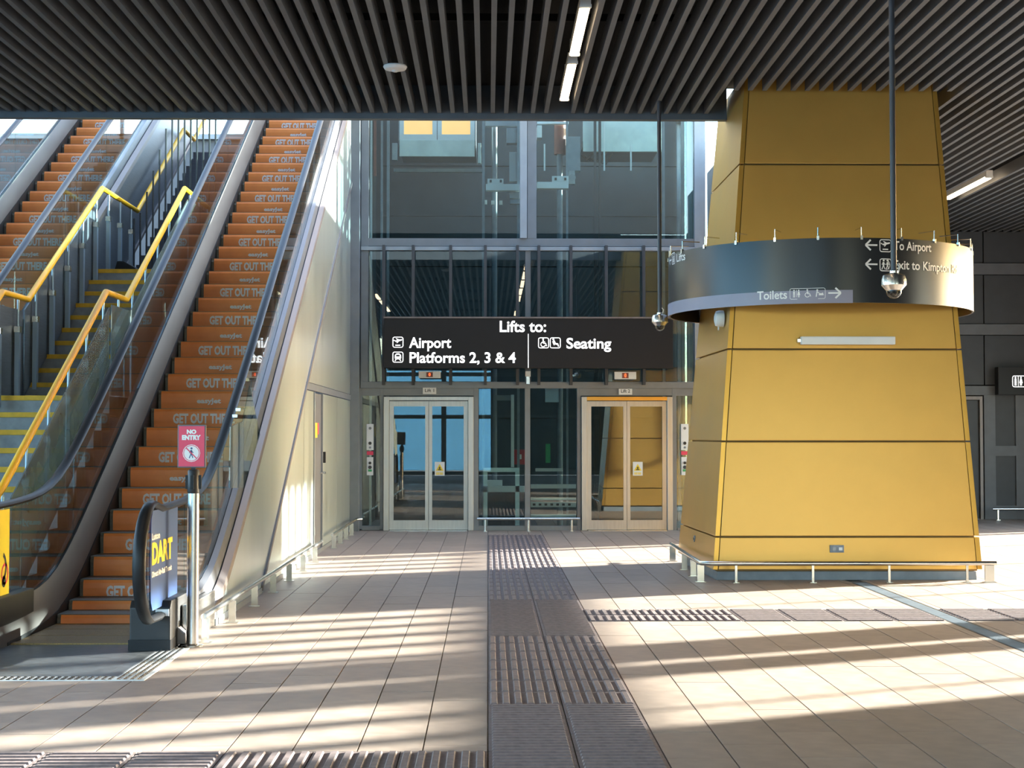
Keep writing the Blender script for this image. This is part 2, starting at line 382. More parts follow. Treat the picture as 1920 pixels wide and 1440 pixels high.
# ================================================================== OUTER WALLS
# right facade at x = 10.3: openings that let the low sun in
XF = 10.3
def yf(y0): return y0+.45*XF
wr = thing('wall_right', 'glazed concourse side wall with columns', None, (XF, 10, 0)); wr['kind'] = 'structure'
for a, b in ((-9, yf(7.25)), (yf(8.81), yf(9.25)), (yf(9.42), yf(10.19)), (yf(19.3), 26.6)):
    B(XF, XF+.12, a, b, 0, 5.28).obj('wall_panel', M['dark2'], wr)
B(XF, XF+.12, yf(18.92), yf(19.08), 0, 5.28).obj('mullion', M['frame'], wr)
for q in (7.72, 12.08, 14.6, 17.0): B(XF+.03, XF+.07, yf(q)-.018, yf(q)+.018, 0, 2.6).obj('mullion', M['frame'], wr)
B(XF, XF+.10, yf(7.25), yf(13.2), 2.60, 2.90).obj('transom', M['frame'], wr)
B(XF, XF+.10, yf(13.2), yf(19.3), 2.84, 2.90).obj('transom', M['frame'], wr)
B(XF, XF+.10, yf(7.25), yf(19.3), 0, .06).obj('sill', M['frame'], wr)
MB().box(XF, XF+.12, yf(7.25), yf(16.0), 3.8, 5.28).box(XF, XF+.12, yf(16.0), yf(19.3), 4.25, 5.28).obj('wall_panel', M['dark2'], wr)
q = 7.55
while q < 19.2: B(XF+.0, XF+.10, yf(q)-.08, yf(q)+.08, 2.90, 3.8 if q < 15.9 else 4.25).obj('fin', M['frame'], wr); q += .56
# left wall, rear (behind the camera) facades
wl = thing('wall_left', 'far left side wall of the concourse', None, (-10.4, 10, 0)); wl['kind'] = 'structure'
B(-10.5, -10.4, 17, 30.5, 0, 5.6).obj('wall_panel', M['dark2'], wl)
B(-10.5, -10.4, 17, 30.5, 9.2, 11).obj('wall_panel', M['dark2'], wl)
B(-10.5, -10.4, 12, 17, 0, 2.2).obj('wall_panel', M['dark2'], wl)
for yy in (-9, -5, -1, 3, 7, 12, 16.8): B(-10.5, -10.35, yy, yy+.2, 0, 5.28).obj('mullion', M['frame'], wl)
B(-10.5, -10.38, -9, 12, 2.6, 2.75).obj('transom', M['frame'], wl)
wk = thing('wall_rear', 'glazed wall behind the viewpoint', None, (0, -9, 0)); wk['kind'] = 'structure'
for xx in (-10.4, -7.5, -4.6, -1.7, 1.2, 4.1, 7.0, 10.1): B(xx, xx+.18, -9.1, -8.95, 0, 5.28).obj('mullion', M['frame'], wk)
B(.1, 4.2, -9.25, -9.1, 0, 5.28).obj('wall_panel', M['dark2'], wk)
for zz in (0, 2.05, 3.6): B(-10.4, 10.3, -9.08, -8.97, zz, zz+.14).obj('transom', M['frame'], wk)
setp(B(-60, 60, -60, 90, -.5, -.32).obj('ground', M['ground']), 'paved forecourt outside', None, None, 'structure')
setp(MB().box(-40, .3, -31, -30, -.3, 5.5).box(-46, -45, -25, 22, -.3, 9).obj('reflection_walls', M['outwall']), 'unseen blue walls outside, added to tint the reflections', None, None, 'structure')  # blue walls out of view, added for reflections in lift glass and ring sign
# back wall behind stairs and lifts
wb = thing('wall_back', 'dark rear wall of the stair hall', None, (0, 30, 0)); wb['kind'] = 'structure'
B(-10.4, 3.6, 30.0, 30.1, 0, 7.25).obj('wall_panel', M['dark2'], wb)
for xx in (-10, -8.2, -6.4, -4.6, -2.8): B(xx, xx+.08, 29.9, 30.0, 7.25, 11).obj('mullion', M['frameb'], wb)
B(-10.4, 3.6, 29.9, 30.0, 7.25, 7.35).obj('transom', M['frameb'], wb)
# upper fascia above the ceiling (keeps the stair hall a room) and roof beams
setp(B(-10.4, 3.9, 16.8, 16.95, 5.41, 11).obj('wall_upper', M['dark']), 'upper wall above the slatted ceiling', None, None, 'structure')
rf = thing('roof_light', 'glazed roof over the stair hall', None, (-3, 23, 11)); rf['kind'] = 'structure'
for xx in (-10.4, -7.6, -4.8, -2.0, .8, 3.6): B(xx, xx+.2, 16.9, 30.1, 10.8, 11.1).obj('roof_beam', M['frameb'], rf)
# right rear dark wall
YR = 26.4
wd = thing('wall_far_right', 'dark panelled wall right of the gold pillar', None, (7, YR, 0)); wd['kind'] = 'structure'
def wx(px): return P(px, 700, YR).x
def wz(py): return P(1850, py, YR).z
xa, xb = 4.15, 10.3
B(xa, wx(1806), YR+.05, YR+.15, 0, 5.28).obj('backing_panel', M['black'], wd)
B(wx(1806), xb, YR+.05, YR+.15, 0, 5.28).obj('backing_panel', M['black'], wd)
zb = [wz(741), wz(628), wz(608), wz(515), wz(494), wz(440)]
for a, b, n in ((zb[0]+.17, zb[1], 1), (zb[2], zb[3], 1), (zb[4], 5.0, 1)):
    for x0_, x1_ in ((xa, 6.4), (6.42, 8.6), (8.62, xb)): B(x0_, x1_, YR-.0, YR+.05, a+.01, b-.01).obj('wall_panel', M['dark'], wd, bevel=.005)
for a, b in ((zb[1], zb[2]), (zb[3], zb[4])): B(xa, xb, YR-.04, YR+.05, a, b).obj('rail_band', M['dark2'], wd, bevel=.005)
B(xa, xb, YR-.03, YR+.05, zb[0], zb[0]+.16).obj('rail_band', M['dark2'], wd, bevel=.005)
d0, d1, d2 = wx(1813), wx(1838), wx(1864)
B(xa, d0-.35, YR-.01, YR+.05, 0, zb[0]).obj('wall_panel', M['dark'], wd, bevel=.005)
st = MB()
for (a, b, c, d) in ((wx(1843), wx(1864), 0, zb[0]), (wx(1902), wx(1935), 0, zb[0]), (wx(1864), wx(1902), wz(741-0), zb[0]), (wx(1864), wx(1902), wz(855), wz(836)), (wx(1864), wx(1902), .0, wz(948))):
    if d-c > .01: st.box(a, b, YR-.04, YR+.05, c, d)
st.obj('stile_frame', M['dark2'], wd)
B(wx(1864), wx(1902), YR, YR+.05, wz(948), wz(855)).obj('inset_panel', M['dark'], wd)
B(wx(1864), wx(1902), YR, YR+.05, wz(836), zb[0]).obj('inset_panel', M['dark'], wd)
B(wx(1935), xb, YR-.01, YR+.05, 0, zb[0]).obj('wall_panel', M['dark'], wd)
dr3 = thing('door_1', 'dark doorway with a pale frame beside the gold pillar', None, (d0, YR, 0)); dr3['kind'] = 'structure'
MB().box(d0-.34, d0-.30, YR-.05, YR+.05, 0, zb[0]-.12).box(d1-.03, d1+.02, YR-.05, YR+.05, 0, zb[0]-.02).box(d0-.30, d1-.03, YR-.05, YR+.05, zb[0]-.08, zb[0]-.02).obj('door_frame', M['bronze'], dr3)
B(d0-.29, d1-.04, YR+.0, YR+.04, .01, zb[0]-.09).obj('door_leaf', M['dark'], dr3)

# ================================================================== ESCALATORS
CX = -2.80
def prof(Y):
    L = .5774*(Y-12.0)
    return .5*(L+math.sqrt(L*L+.09))-.028
YT = 25.0
YS = [10.6+.25*i for i in range(18)]+[15.1, 17, 20, 23, YT]
def sweep(mb, sec, ys, zf=prof):
    n = len(sec); vs = [(x, Y, zf(Y)+c) for Y in ys for x, c in sec]; fs = []
    for i in range(len(ys)-1):
        for k in range(n): fs.append((i*n+k, i*n+(k+1) % n, (i+1)*n+(k+1) % n, (i+1)*n+k))
    fs.append(tuple(range(n))); fs.append(tuple(range((len(ys)-1)*n, len(ys)*n))[::-1]); return mb.add(vs, fs)
def stepmesh():
    mb = MB(); hw = .485
    mb.prism([(0, -.02), (-.012, -.045), (.0, -.185), (.02, -.20), (.36, -.20), (.36, 0), (.0, 0)], 'x', -hw, hw)
    me = mb.mesh('step'); me.materials.append(M['step']); return me
def risermesh():
    mb = MB(); n = 6; vs = []; hw = .455
    pr = [(-.004, -.006), (-.016, -.03), (-.020, -.07), (-.019, -.12), (-.012, -.183)]
    vs = [(s*hw, a, b) for a, b in pr for s in (-1, 1)]+[(s*hw, a+.012, b) for a, b in pr for s in (-1, 1)]
    m_ = len(pr)*2; fs = [(2*i, 2*i+1, 2*i+3, 2*i+2) for i in range(len(pr)-1)]+[(m_+2*i, m_+2*i+2, m_+2*i+3, m_+2*i+1) for i in range(len(pr)-1)]
    fs += [(0, m_, m_+1, 1), (m_-2, m_-1, 2*m_-1, 2*m_-2)]
    for i in range(len(pr)-1): fs += [(2*i, 2*i+2, m_+2*i+2, m_+2*i), (2*i+1, m_+2*i+1, m_+2*i+3, 2*i+3)]
    me = mb.add(vs, fs).mesh('riser_cover'); me.materials.append(M['orange']); return me
SM, RM = stepmesh(), risermesh()
def printmesh(body, u0, u1, cap, base, m, bold):
    v, f = fit(body, u0, u1, base, cap, bold, 2)
    me = bpy.data.meshes.new('lettering'); me.from_pydata([(a, -.0215, b) for a, b in v], [], f); me.materials.append(m); return me
PA = printmesh('GET OUT THERE', -.27, .33, .088, -.142, M['print'], .045)
PB = printmesh('easyJet', -.10, .14, .046, -.125, M['print'], .04)
def escalator(dx, label):
    e = thing('escalator', label, 'escalator', (CX+dx, 11, 0))
    cx = CX+dx
    Y = 11.79; k = 0
    while Y < YT-.3:
        z = prof(Y) if Y > 11.9 else .085
        s = place('step', SM, (0, 0, 0), e); s.location = Vector((cx, Y, z))-world(e)
        r = bpy.data.objects.new('riser_cover', RM); COL.objects.link(r); r.parent = s
        if k > 0 and Y < 23.4:
            p = bpy.data.objects.new('lettering', PA if k % 2 == 0 else PB); COL.objects.link(p); p.parent = s
        Y += .32; k += 1
    for i in range(3): B(cx-.485, cx+.485, 10.75+.35*i, 11.095+.35*i, -.01, .012+.002*i).obj('comb_tread', M['comb'], e)
    B(cx-.50, cx+.50, 10.66, 10.75, -.01, .016).obj('comb_plate', M['comb'], e)
    # truss core below the steps
    sweep(MB(), [(cx-.50, -.25), (cx+.50, -.25), (cx+.50, -1.0), (cx-.50, -1.0)], [14.2, 16, 20, YT]).obj('truss_core', M['black'], e)
    for s in (-1, 1):
        X = lambda o: cx+s*o
        sweep(MB(), [(X(.490), .03), (X(.505), .03), (X(.505), -.35), (X(.490), -.35)], YS).obj('skirt_panel', M['skirt'], e)
        ys2 = [10.45]+YS
        sweep(MB(), [(X(.495), .035), (X(.51), .12), (X(.575), .26), (X(.575), .03)], YS).obj('inner_deck', M['bronze'], e, smooth=True)
        sweep(MB(), [(X(.578), .262), (X(.584), .262), (X(.584), .05), (X(.578), .05)], YS).obj('glass_clamp', M['skirt'], e)
        sweep(MB(), [(X(.600), .27), (X(.64), .24), (X(.655), .15), (X(.655), .03), (X(.600), .03)], YS).obj('outer_deck_inner', M['deck'], e, smooth=True)
        sweep(MB(), [(X(.657), .125), (X(.665), .125), (X(.665), .03), (X(.657), .03)], YS).obj('deck_gasket', M['skirt'], e)
        sweep(MB(), [(X(.667), .13), (X(.715), .085), (X(.72), .02), (X(.667), .02)], YS).obj('outer_deck', M['bronze'], e, smooth=True)
        # glass panes
        gy = [10.12, 11.2, 12.6, 14.3, 16.1, 18.0, 19.9, 21.8, 23.6, YT]
        for i in range(len(gy)-1):
            a, b = gy[i]+.004, gy[i+1]-.004; n = 6; poly = []
            tops = [(a+(b-a)*t/n, .93+prof(max(10.3, a+(b-a)*t/n))) for t in range(n+1)]
            bots = [(a+(b-a)*t/n, (.262 if a > 10.5 else .30)+prof(max(10.3, a+(b-a)*t/n))) for t in range(n+1)]
            if i == 0:
                cyl = [(10.12-.33*math.sin(R(t)), .63+.33*math.cos(R(t))) for t in range(0, 181, 20)]
                poly = [(p, q) for p, q in cyl]+[(gy[1]-.004, .29)]+tops[::-1][:-1]
            else: poly = bots+tops[::-1]
            MB().prism(poly, 'x', X(.586), X(.597)).obj('balustrade_glass', M['glass'], e)
        # handrail with newel loop
        path = [(10.40, .245), (10.30, .235)]+[(10.12-.37*math.sin(R(t)), .615+.385*-math.cos(R(t))) for t in range(15, 181, 15)]
        path += [(Y, .96+prof(Y)) for Y in [10.4]+YS]
        vs = []; n = 10; fs = []
        for i, (a, b) in enumerate(path):
            p0 = path[max(0, i-1)]; p1 = path[min(len(path)-1, i+1)]; d = Vector((p1[0]-p0[0], p1[1]-p0[1])).normalized(); nn = (-d.y, d.x)
            for t in range(n):
                an = 2*math.pi*t/n; wx_, h_ = .042*math.cos(an), .024*math.sin(an)
                vs.append((X(.5915)+wx_, a+nn[0]*h_, b+nn[1]*h_))
        for i in range(len(path)-1):
            for t in range(n): fs.append((i*n+t, i*n+(t+1) % n, (i+1)*n+(t+1) % n, (i+1)*n+t))
        fs += [tuple(range(n))[::-1], tuple(range((len(path)-1)*n, len(path)*n))]
        MB().add(vs, fs).obj('handrail', M['rubber'], e, smooth=True)
        # newel base
        MB().prism([(10.38, .02), (10.38, .29), (10.42, .335), (11.3, .335), (11.3, .02)], 'x', X(.39) if s > 0 else X(.52), X(.665)).obj('newel_base', M['skirt'], e, bevel=.012)
        MB().box(min(X(.385 if s > 0 else .515), X(.668)), max(X(.385 if s > 0 else .515), X(.668)), 10.365, 11.2, 0, .075).obj('newel_foot', M['rubber'], e)
        B(X(.48), X(.57), 10.362, 10.378, .20, .24).obj('inlet_brush', M['rubber'], e)
        B(X(.565), X(.655), 10.372, 10.379, .235, .28).obj('rating_label', M['pale'], e)
        MB().prism([(10.7, 0), (14.1, 0), (YT, prof(YT)-1.15), (YT, prof(YT)+.03)]+[(yy, prof(yy)+.03) for yy in YS[::-1][1:] if yy > 10.7]+[(10.7, .06)], 'x', X(.70), X(.715)).obj('side_cladding', M['steel' if dx == 0 else 'flank'], e)
        if s > 0:
            sweep(MB(), [(X(.712), 0), (X(.735), 0), (X(.735), -.05), (X(.712), -.05)], [14.15, 16, 20, YT], lambda yy: .5774*(yy-12)-1.17).obj('cladding_trim', M['bronze'], e)
            B(X(.672), X(.722), 10.72, 11.75, 0, .27).obj('bright_skirting', M['steels'], e, bevel=.01)
        else:
            sweep(MB(), [(X(.495), .0), (X(.497), .10), (X(.575), .245), (X(.60), .245), (X(.60), .0)], [10.40, 10.50, 10.9, 11.6, 11.9], lambda yy: max(0, prof(yy)-.03)).obj('low_deck', M['bronze'], e, smooth=True)
    return e
ea = escalator(0, 'nearer escalator with orange risers behind the no entry post')
eb = escalator(-2.76, 'farther escalator with orange risers left of the yellow railed stairs')
# anti-climb glass beside the right handrail
ac = thing('deflector_glass', 'clear angled anti-climb glass plate beside the near escalator handrail', 'glass panel', (-2.06, 14.5, 1))
def exY(px, X): return X*F/(px-915)
poly = []
for px, py in ((468, 723), (487, 815), (457, 915), (430, 915), (432, 800), (455, 790)):
    q = PX(px, py, -2.05); poly.append((q.y, q.z))
MB().prism(poly, 'x', -2.056, -2.046).obj('pane', M['glass'], ac)
for (px, py) in ((449, 768), (443, 780)):
    q = PX(px, py, -2.05); B(-2.08, -2.04, q.y-.012, q.y+.012, q.z-.012, q.z+.012).obj('clamp', M['steels'], ac)
# advert on the near glass
adv = thing('advert_panel', 'blue advert with white and yellow lettering on the near escalator glass', 'advert', (-2.18, 10.6, .4))
XA = CX+.6035
a0, a1 = PX(284, 1000, XA).y, PX(333, 1000, XA).y
MB().prism([(a0, .36), (a0-.02, .60), (a0+.0, .90), (a0+.04, .955), (a1, .955), (a1, .30), (a0+.05, .30)], 'x', XA-.002, XA).obj('vinyl_sheet', M['blue'], adv)
def adfn(u, v): return (XA+.0025, u, v)
def uvx(px, py): q = PX(px, py, XA+.0025); return q.y, q.z
def adtext(body, px0, px1, pyb, pyt, m, bold):
    u0, v0 = uvx(px0, pyb); u1, _ = uvx(px1, pyb); _, v1 = uvx(px0, pyt)
    flat('lettering', fit(body, u0, u1, v0, v1-v0, bold), adfn, m, adv)
adtext('Luton', 285, 300, 1013, 1001, M['white'], .03)
adtext('DART', 285, 323, 1058, 1020, M['adyel'], .05)
adtext('Direct Air-Rail Transit', 285, 322, 1083, 1073, M['white'], .04)
# yellow notice on left glass
yn = thing('yellow_notice', 'yellow notice on the left balustrade glass at the picture edge', 'sign', (-3.38, 10.6, .3))
XN = CX-.583
q0, q1 = PX(-20, 1000, XN).y, PX(17, 1000, XN).y
MB().prism([(q0, .30), (q1, .30), (q1, .93), (q0, .93)], 'x', XN, XN+.003).obj('vinyl_sheet', M['adyel'], yn)
def ynfn(u, v): return (XN+.005, u, v)
flat('print_mark', [art([('o', 0, .5, .42, .14, -70, 70)], q1-.17, .42, .22), art([('c', 0, .5, .3)], q1-.12, .36, .14)], ynfn, M['skirt'], yn)
flat('red_mark', [art([('o', 0, .5, .42, .12, 0, 360)], q1-.10, .40, .16)], ynfn, M['pink'], yn)
# landing plate and studded border
lp = setp(MB().box(-3.30-.02, -2.30, 9.27, 10.66, -.012, .006).box(-3.9, -3.32, 9.27, 10.0, -.012, .006).box(-2.30, -2.22, 9.27, 10.36, -.012, .006).obj('landing_plate', M['plate'], bevel=.002), 'dark metal landing plate at the foot of the near escalator', 'floor plate')
stp = thing('studded_border', 'pale studded strip edging the escalator landing plate', 'tactile strip', (-2.1, 9.3, 0))
MB().box(-2.215, -2.03, 9.13, 10.5, -.012, .004).box(-3.95, -2.215, 9.13, 9.265, -.012, .004).obj('base_strip', M['pale'], stp)
sdm = MB()
yy = 9.17
def stud(x, y):
    sdm.add([(x-.012, y-.012, .004), (x+.012, y-.012, .004), (x+.012, y+.012, .004), (x-.012, y+.012, .004), (x-.007, y-.007, .010), (x+.007, y-.007, .010), (x+.007, y+.007, .010), (x-.007, y+.007, .010)], [(4, 5, 6, 7), (0, 1, 5, 4), (1, 2, 6, 5), (2, 3, 7, 6), (3, 0, 4, 7)])
while yy < 10.48:
    for xx in (-2.19, -2.15, -2.11, -2.07): stud(xx, yy)
    yy += .04
xx = -2.24
while xx > -3.94:
    for y_ in (9.16, 9.20, 9.24): stud(xx, y_)
    xx -= .04
sdo = sdm.obj('stud_field', M['steels'], stp); sdo['kind'] = 'stuff'
# ================================================================== STAIR
stt = thing('staircase', 'straight stair with yellow nosings and yellow handrails between the escalators', 'stairs', (-4.2, 12, 0))
SL, SR = -4.80, -3.66
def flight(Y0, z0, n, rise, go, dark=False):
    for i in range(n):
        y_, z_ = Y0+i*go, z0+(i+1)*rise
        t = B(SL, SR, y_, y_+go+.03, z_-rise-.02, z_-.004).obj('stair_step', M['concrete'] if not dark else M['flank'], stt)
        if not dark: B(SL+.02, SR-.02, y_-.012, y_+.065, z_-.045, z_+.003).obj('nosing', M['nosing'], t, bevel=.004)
flight(11.95, 0, 11, .1664, .29)
B(SL, SR, 14.85+.29, 15.95, 1.63, 1.83).obj('landing', M['concrete'], stt)
flight(15.95, 1.83, 10, .162, .282)
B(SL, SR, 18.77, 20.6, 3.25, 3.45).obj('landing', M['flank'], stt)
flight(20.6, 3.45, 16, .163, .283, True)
MB().prism([(12.0, 0), (12.0, .05), (15.1, 1.55), (16.0, 1.6), (18.8, 3.2), (20.7, 3.22), (25.0, 5.8), (25.0, 0)], 'x', SL-.035, SL-.005).obj('flank_panel', M['flank'], stt)
def hpath(X, pts): return [(X, y_, z_) for y_, z_ in pts]
HR = [(11.45, .80), (11.62, 1.0), (11.73, 1.045), (14.85, 2.836), (15.68, 2.836), (18.63, 4.455), (20.5, 4.455), (23.58, 6.17), (24.4, 6.17), (25.4, 6.75)]
for X in (-3.70, -4.70):
    MB().tube(hpath(X, HR), .031, 10).obj('handrail', M['yellow'], stt, smooth=True)
    def hz(y_):
        for (a, b), (c, d) in zip(HR, HR[1:]):
            if a <= y_ <= c: return b+(d-b)*(y_-a)/(c-a)
    yy = 11.75
    while yy < 20.5:
        zt = hz(yy); zb_ = zt-1.06
        ps = MB().box(X-.022, X+.022, yy-.03, yy+.03, zb_, zt-.30); ps.tube([(X, yy, zt-.30), (X, yy, zt-.03)], .012, 8)
        po = ps.obj('baluster_post', M['postb'], stt)
        B(X-.03, X+.03, yy-.036, yy+.036, zt-.36, zt-.30).obj('clamp', M['steels'], po)
        yy += .60
    off = .045 if X > -4 else -.045
    segs = [(11.80, 14.80), (14.87, 15.65), (15.70, 18.60), (18.66, 20.45)]
    if X < -4: segs = segs[1:3]
    for a, b in segs:
        n = max(1, round((b-a)/1.2))
        for i in range(n):
            c, d = a+(b-a)*i/n+.01, a+(b-a)*(i+1)/n-.01
            MB().prism([(c, hz(c)-1.0), (d, hz(d)-1.0), (d, hz(d)-.12), (c, hz(c)-.12)], 'x', X+off-.006, X+off+.006).obj('infill_panel', M['grey_glass'] if X > -4 else M['flank'], stt)
# dark vertical bars of the upper flight
for i in range(14):
    x = SL+.06+i*.083
    pxx = 915+x*F/20.5
    ztop = min(6.9, 3.45+.95+max(0, (pxx-262))*.0245) if pxx > 262 else 4.35
    MB().tube([(x, 20.5, 3.42), (x, 20.5, ztop)], .013, 6).obj('dark_bar', M['dark'], stt)
# black box on upper landing
setp(MB().prism([(-4.62, 3.452), (-4.30, 3.452), (-4.36, 3.52), (-4.50, 3.60), (-4.58, 3.60)], 'y', 18.9, 19.3).obj('litter_bag', M['black'], bevel=.02), 'black bag left on the upper stair landing', 'bag')

# ================================================================== WALL UNDER ESCALATOR
XLW = CX+.70+.012
wu = thing('wall_under_escalator', 'brushed steel wall below the near escalator', None, (XLW, 18, 0)); wu['kind'] = 'structure'
def dz(y_): return .5774*(y_-12)-1.20
def ydz(z): return (z+1.20)/.5774+12
for a, b in ((14.15, 15.9), (15.92, 17.4), (17.42, 18.36), (19.34, 21.2), (21.22, 23.2)):
    if a < ydz(1.97):
        pts = [(max(a, 14.12), .05), (b, .05)]+([(b, min(1.97, dz(b)))])
        if b > ydz(1.97): pts.append((ydz(1.97), 1.97))
        if dz(a) > .06: pts.append((a, min(1.97, dz(a))))
    else: pts = [(a, .05), (b, .05), (b, 1.97), (a, 1.97)]
    MB().prism(pts, 'x', XLW-.03, XLW).obj('wall_panel', M['steel'], wu)
MB().prism([(ydz(2.07)+.02, 2.07), (23.2, 2.07), (23.2, dz(23.2))], 'x', XLW-.03, XLW).obj('wall_panel', M['steel'], wu)
B(XLW-.02, XLW+.012, ydz(2.0)+.03, 23.2, 1.98, 2.06).obj('joint_rail', M['frame'], wu)
B(XLW-.06, XLW+.015, 11.75, 23.2, 0, .05).obj('skirting', M['frame'], wu)
dj = thing('door_2', 'dark grey service door in the steel wall', None, (XLW, 18.85, 0)); dj['kind'] = 'structure'
MB().box(XLW-.03, XLW+.012, 18.37, 18.42, .05, 1.97).box(XLW-.03, XLW+.012, 19.28, 19.33, .05, 1.97).obj('door_frame', M['frameb'], dj)
B(XLW-.03, XLW-.01, 18.425, 19.275, .05, 1.96).obj('door_leaf', M['dark2'], dj)
MB().tube([(XLW-.01, 19.2, .98), (XLW+.05, 19.2, .98), (XLW+.05, 19.08, .98)], .011, 8).obj('door_handle', M['steels'], dj)
B(XLW-.01, XLW+.004, 18.52, 18.75, 1.42, 1.60).obj('door_notice', M['adyel'], dj)
B(XLW-.01, XLW+.005, 18.77, 18.9, 1.46, 1.60).obj('door_notice', M['pink'], dj)
B(XLW, XLW+.03, 19.42, 19.50, 1.10, 1.24).obj('access_reader', M['skirt'], dj, bevel=.005)
for zz in (.25, 1.75): B(XLW-.005, XLW+.02, 18.40, 18.43, zz, zz+.1).obj('hinge', M['steels'], dj)
# column at the end of the steel wall
setp(MB().box(-2.10, -1.955, 23.22, 23.6, 0, 9).obj('trim_3', M['frame'], bevel=.006), 'grey edge column between steel wall and lifts', None, None, 'structure')

# ================================================================== LIFT SHAFT
ls = thing('lift_shaft', 'steel framed glass lift shaft with two lifts', 'lift shaft', (.6, YW, 0))
def lx(px): return P(px, 700, YW).x
def lz(py): return P(960, py, YW).z
def LB(px0, px1, py0, py1, y0=0, y1=.12): return B(lx(px0), lx(px1), YW+y0, YW+y1, lz(py1), lz(py0))
def lbar(name, px0, px1, py0, py1, m='frame', y0=0, y1=.12, par=None):
    if name in ('transom', 'sill'): y0 += .004; y1 -= .004
    return LB(px0, px1, py0, py1, y0, y1).obj(name, M[m], par or ls, bevel=.004)
lbar('mullion', 676, 690, 178, 716)
lbar('mullion', 975, 988, 178, 447, 'frameb', -.03, .15); lbar('mullion', 989, 1006, 178, 447)
lbar('mullion', 985, 995, 463, 716, 'frame')
lbar('corner_post', 1303, 1324, 178, 720, 'frameb', -.02, .16)
lbar('transom', 676, 1303, 447, 462)
lbar('transom', 676, 1303, 463, 470, 'frameb', -.03, .10)
lbar('transom', 676, 1303, 716, 728, 'frame', -.02, .12)
lbar('transom', 676, 1303, 170, 178)
for a, b in ((690, 720), (720, 775), (775, 845), (845, 910), (910, 985), (995, 1070), (1070, 1136), (1136, 1206), (1206, 1300)):
    LB(a+1, b-1, 471, 715, .05, .07).obj('glass_pane', M['liftglass'], ls)
LB(691, 974, 179, 446, .05, .07).obj('glass_pane', M['liftglass'], ls)
LB(1007, 1302, 179, 446, .05, .07).obj('glass_pane', M['liftglass'], ls)
for px in (720, 775, 845, 910, 970, 1010, 1070, 1136, 1206): B(lx(px-2.6), lx(px+2.6), YW-.16, YW-.01, lz(722), lz(462)).obj('fin', M['dark'], ls)
# lower storey
LB(678, 713, 730, 990, .05, .07).obj('glass_pane', M['liftglass'], ls)
lbar('mullion', 674, 679, 728, 992); lbar('mullion', 713, 719, 728, 992)
lbar('transom', 679, 890, 728, 742, 'frame', .0, .12); lbar('transom', 1084, 1303, 728, 742, 'frame', 0, .12)
lbar('sill', 679, 713, 986, 994); lbar('sill', 896, 1084, 986, 995)
lbar('mullion', 888, 897, 728, 995); lbar('mullion', 984, 994, 728, 990); lbar('mullion', 1082, 1089, 728, 995); lbar('mullion', 1260, 1268, 728, 995)
LB(898, 983, 729, 985, .05, .07).obj('glass_pane', M['liftglass'], ls); LB(995, 1081, 729, 985, .05, .07).obj('glass_pane', M['liftglass'], ls)
LB(1269, 1302, 742, 990, .05, .07).obj('glass_pane', M['liftglass'], ls); lbar('corner_post', 1303, 1320, 720, 995); lbar('sill', 1269, 1302, 990, 996)
# side return and back of shaft
XS = lx(1318)
for z0_, z1_ in ((.1, 2.2), (2.3, 4.2), (4.5, 6.8)):
    for a, b in ((YW+.2, YW+1.4), (YW+1.5, YW+2.7)): B(XS-.01, XS+.01, a, b, z0_, z1_).obj('glass_pane', M['liftglass'], ls)
for yy in (YW+1.42, YW+2.74): B(XS-.05, XS+.05, yy, yy+.08, 0, 7.0).obj('mullion', M['frameb'], ls)
for zz in (2.2, 4.22, 6.8): B(XS-.05, XS+.05, YW+.17, YW+2.8, zz, zz+.1).obj('transom', M['frame'], ls)
yb = YW+2.9
zz = 0
while zz < 7.4:
    for a, b in ((lx(690), lx(905)), (lx(905)+.02, lx(1060)), (lx(1060)+.02, XS+.1)): B(a, b, yb, yb+.06, zz+.008, zz+.86).obj('rear_panel', M['shaft'], ls)
    zz += .87
B(-2.0, XS+.1, yb+.07, yb+.15, 0, 10.5).obj('rear_wall', M['dark'], ls)
B(-2.02, -1.93, YW+.25, yb, 0, 7.0).obj('side_wall', M['shaft'], ls)
# guide rails, pipes and brackets
def vbar(name, px, wpx, py0, py1, Y, m, rnd=False):
    a = P(px, py1, Y); b = P(px, py0, Y); hw = wpx/2*Y/F
    if rnd: MB().tube([(a.x, Y, max(0, a.z)), (a.x, Y, b.z)], hw, 12).obj(name, M[m], ls, smooth=True)
    else: B(a.x-hw, a.x+hw, Y-hw, Y+hw, max(0, a.z), b.z).obj(name, M[m], ls)
GY = YW+.6
for px, w_, m_ in ((694, 4, 'pale'), (714, 4, 'pipe'), (726, 5, 'pipe'), (906, 5, 'pipe'), (972, 5, 'pipe'), (1064, 4, 'pipe'), (1246, 5, 'pipe'), (1282, 5, 'frameb'), (1117, 5, 'dark'), (1126, 5, 'dark')): vbar('guide_rail', px, w_, 178, 1000, GY, m_)
vbar('red_conduit', 703, 5, 178, 330, GY, 'rust'); vbar('red_conduit', 687.5, 3, 200, 290, GY, 'rust')
vbar('hydraulic_ram', 927, 10, 200, 1000, GY+.3, 'pipe', True); vbar('hydraulic_ram', 1050, 11, 240, 1000, GY+.3, 'pipe', True)
vbar('ram_sleeve', 1050, 22, 178, 290, GY+.32, 'rust', True)
def gb(name, px0, px1, py0, py1, Y, d, m): 
    a = P(px0, py1, Y); b = P(px1, py0, Y); return B(a.x, b.x, Y, Y+d, a.z, b.z).obj(name, M[m], ls, bevel=.004)
gb('bracket_shelf', 911, 974, 345, 357, GY-.2, .15, 'pale'); gb('bracket_plate', 914, 944, 335, 345, GY-.2, .03, 'pale')
gb('bracket_shelf', 1007, 1066, 341, 353, GY-.2, .15, 'pale'); gb('bracket_plate', 1035, 1066, 330, 341, GY-.2, .03, 'pale')
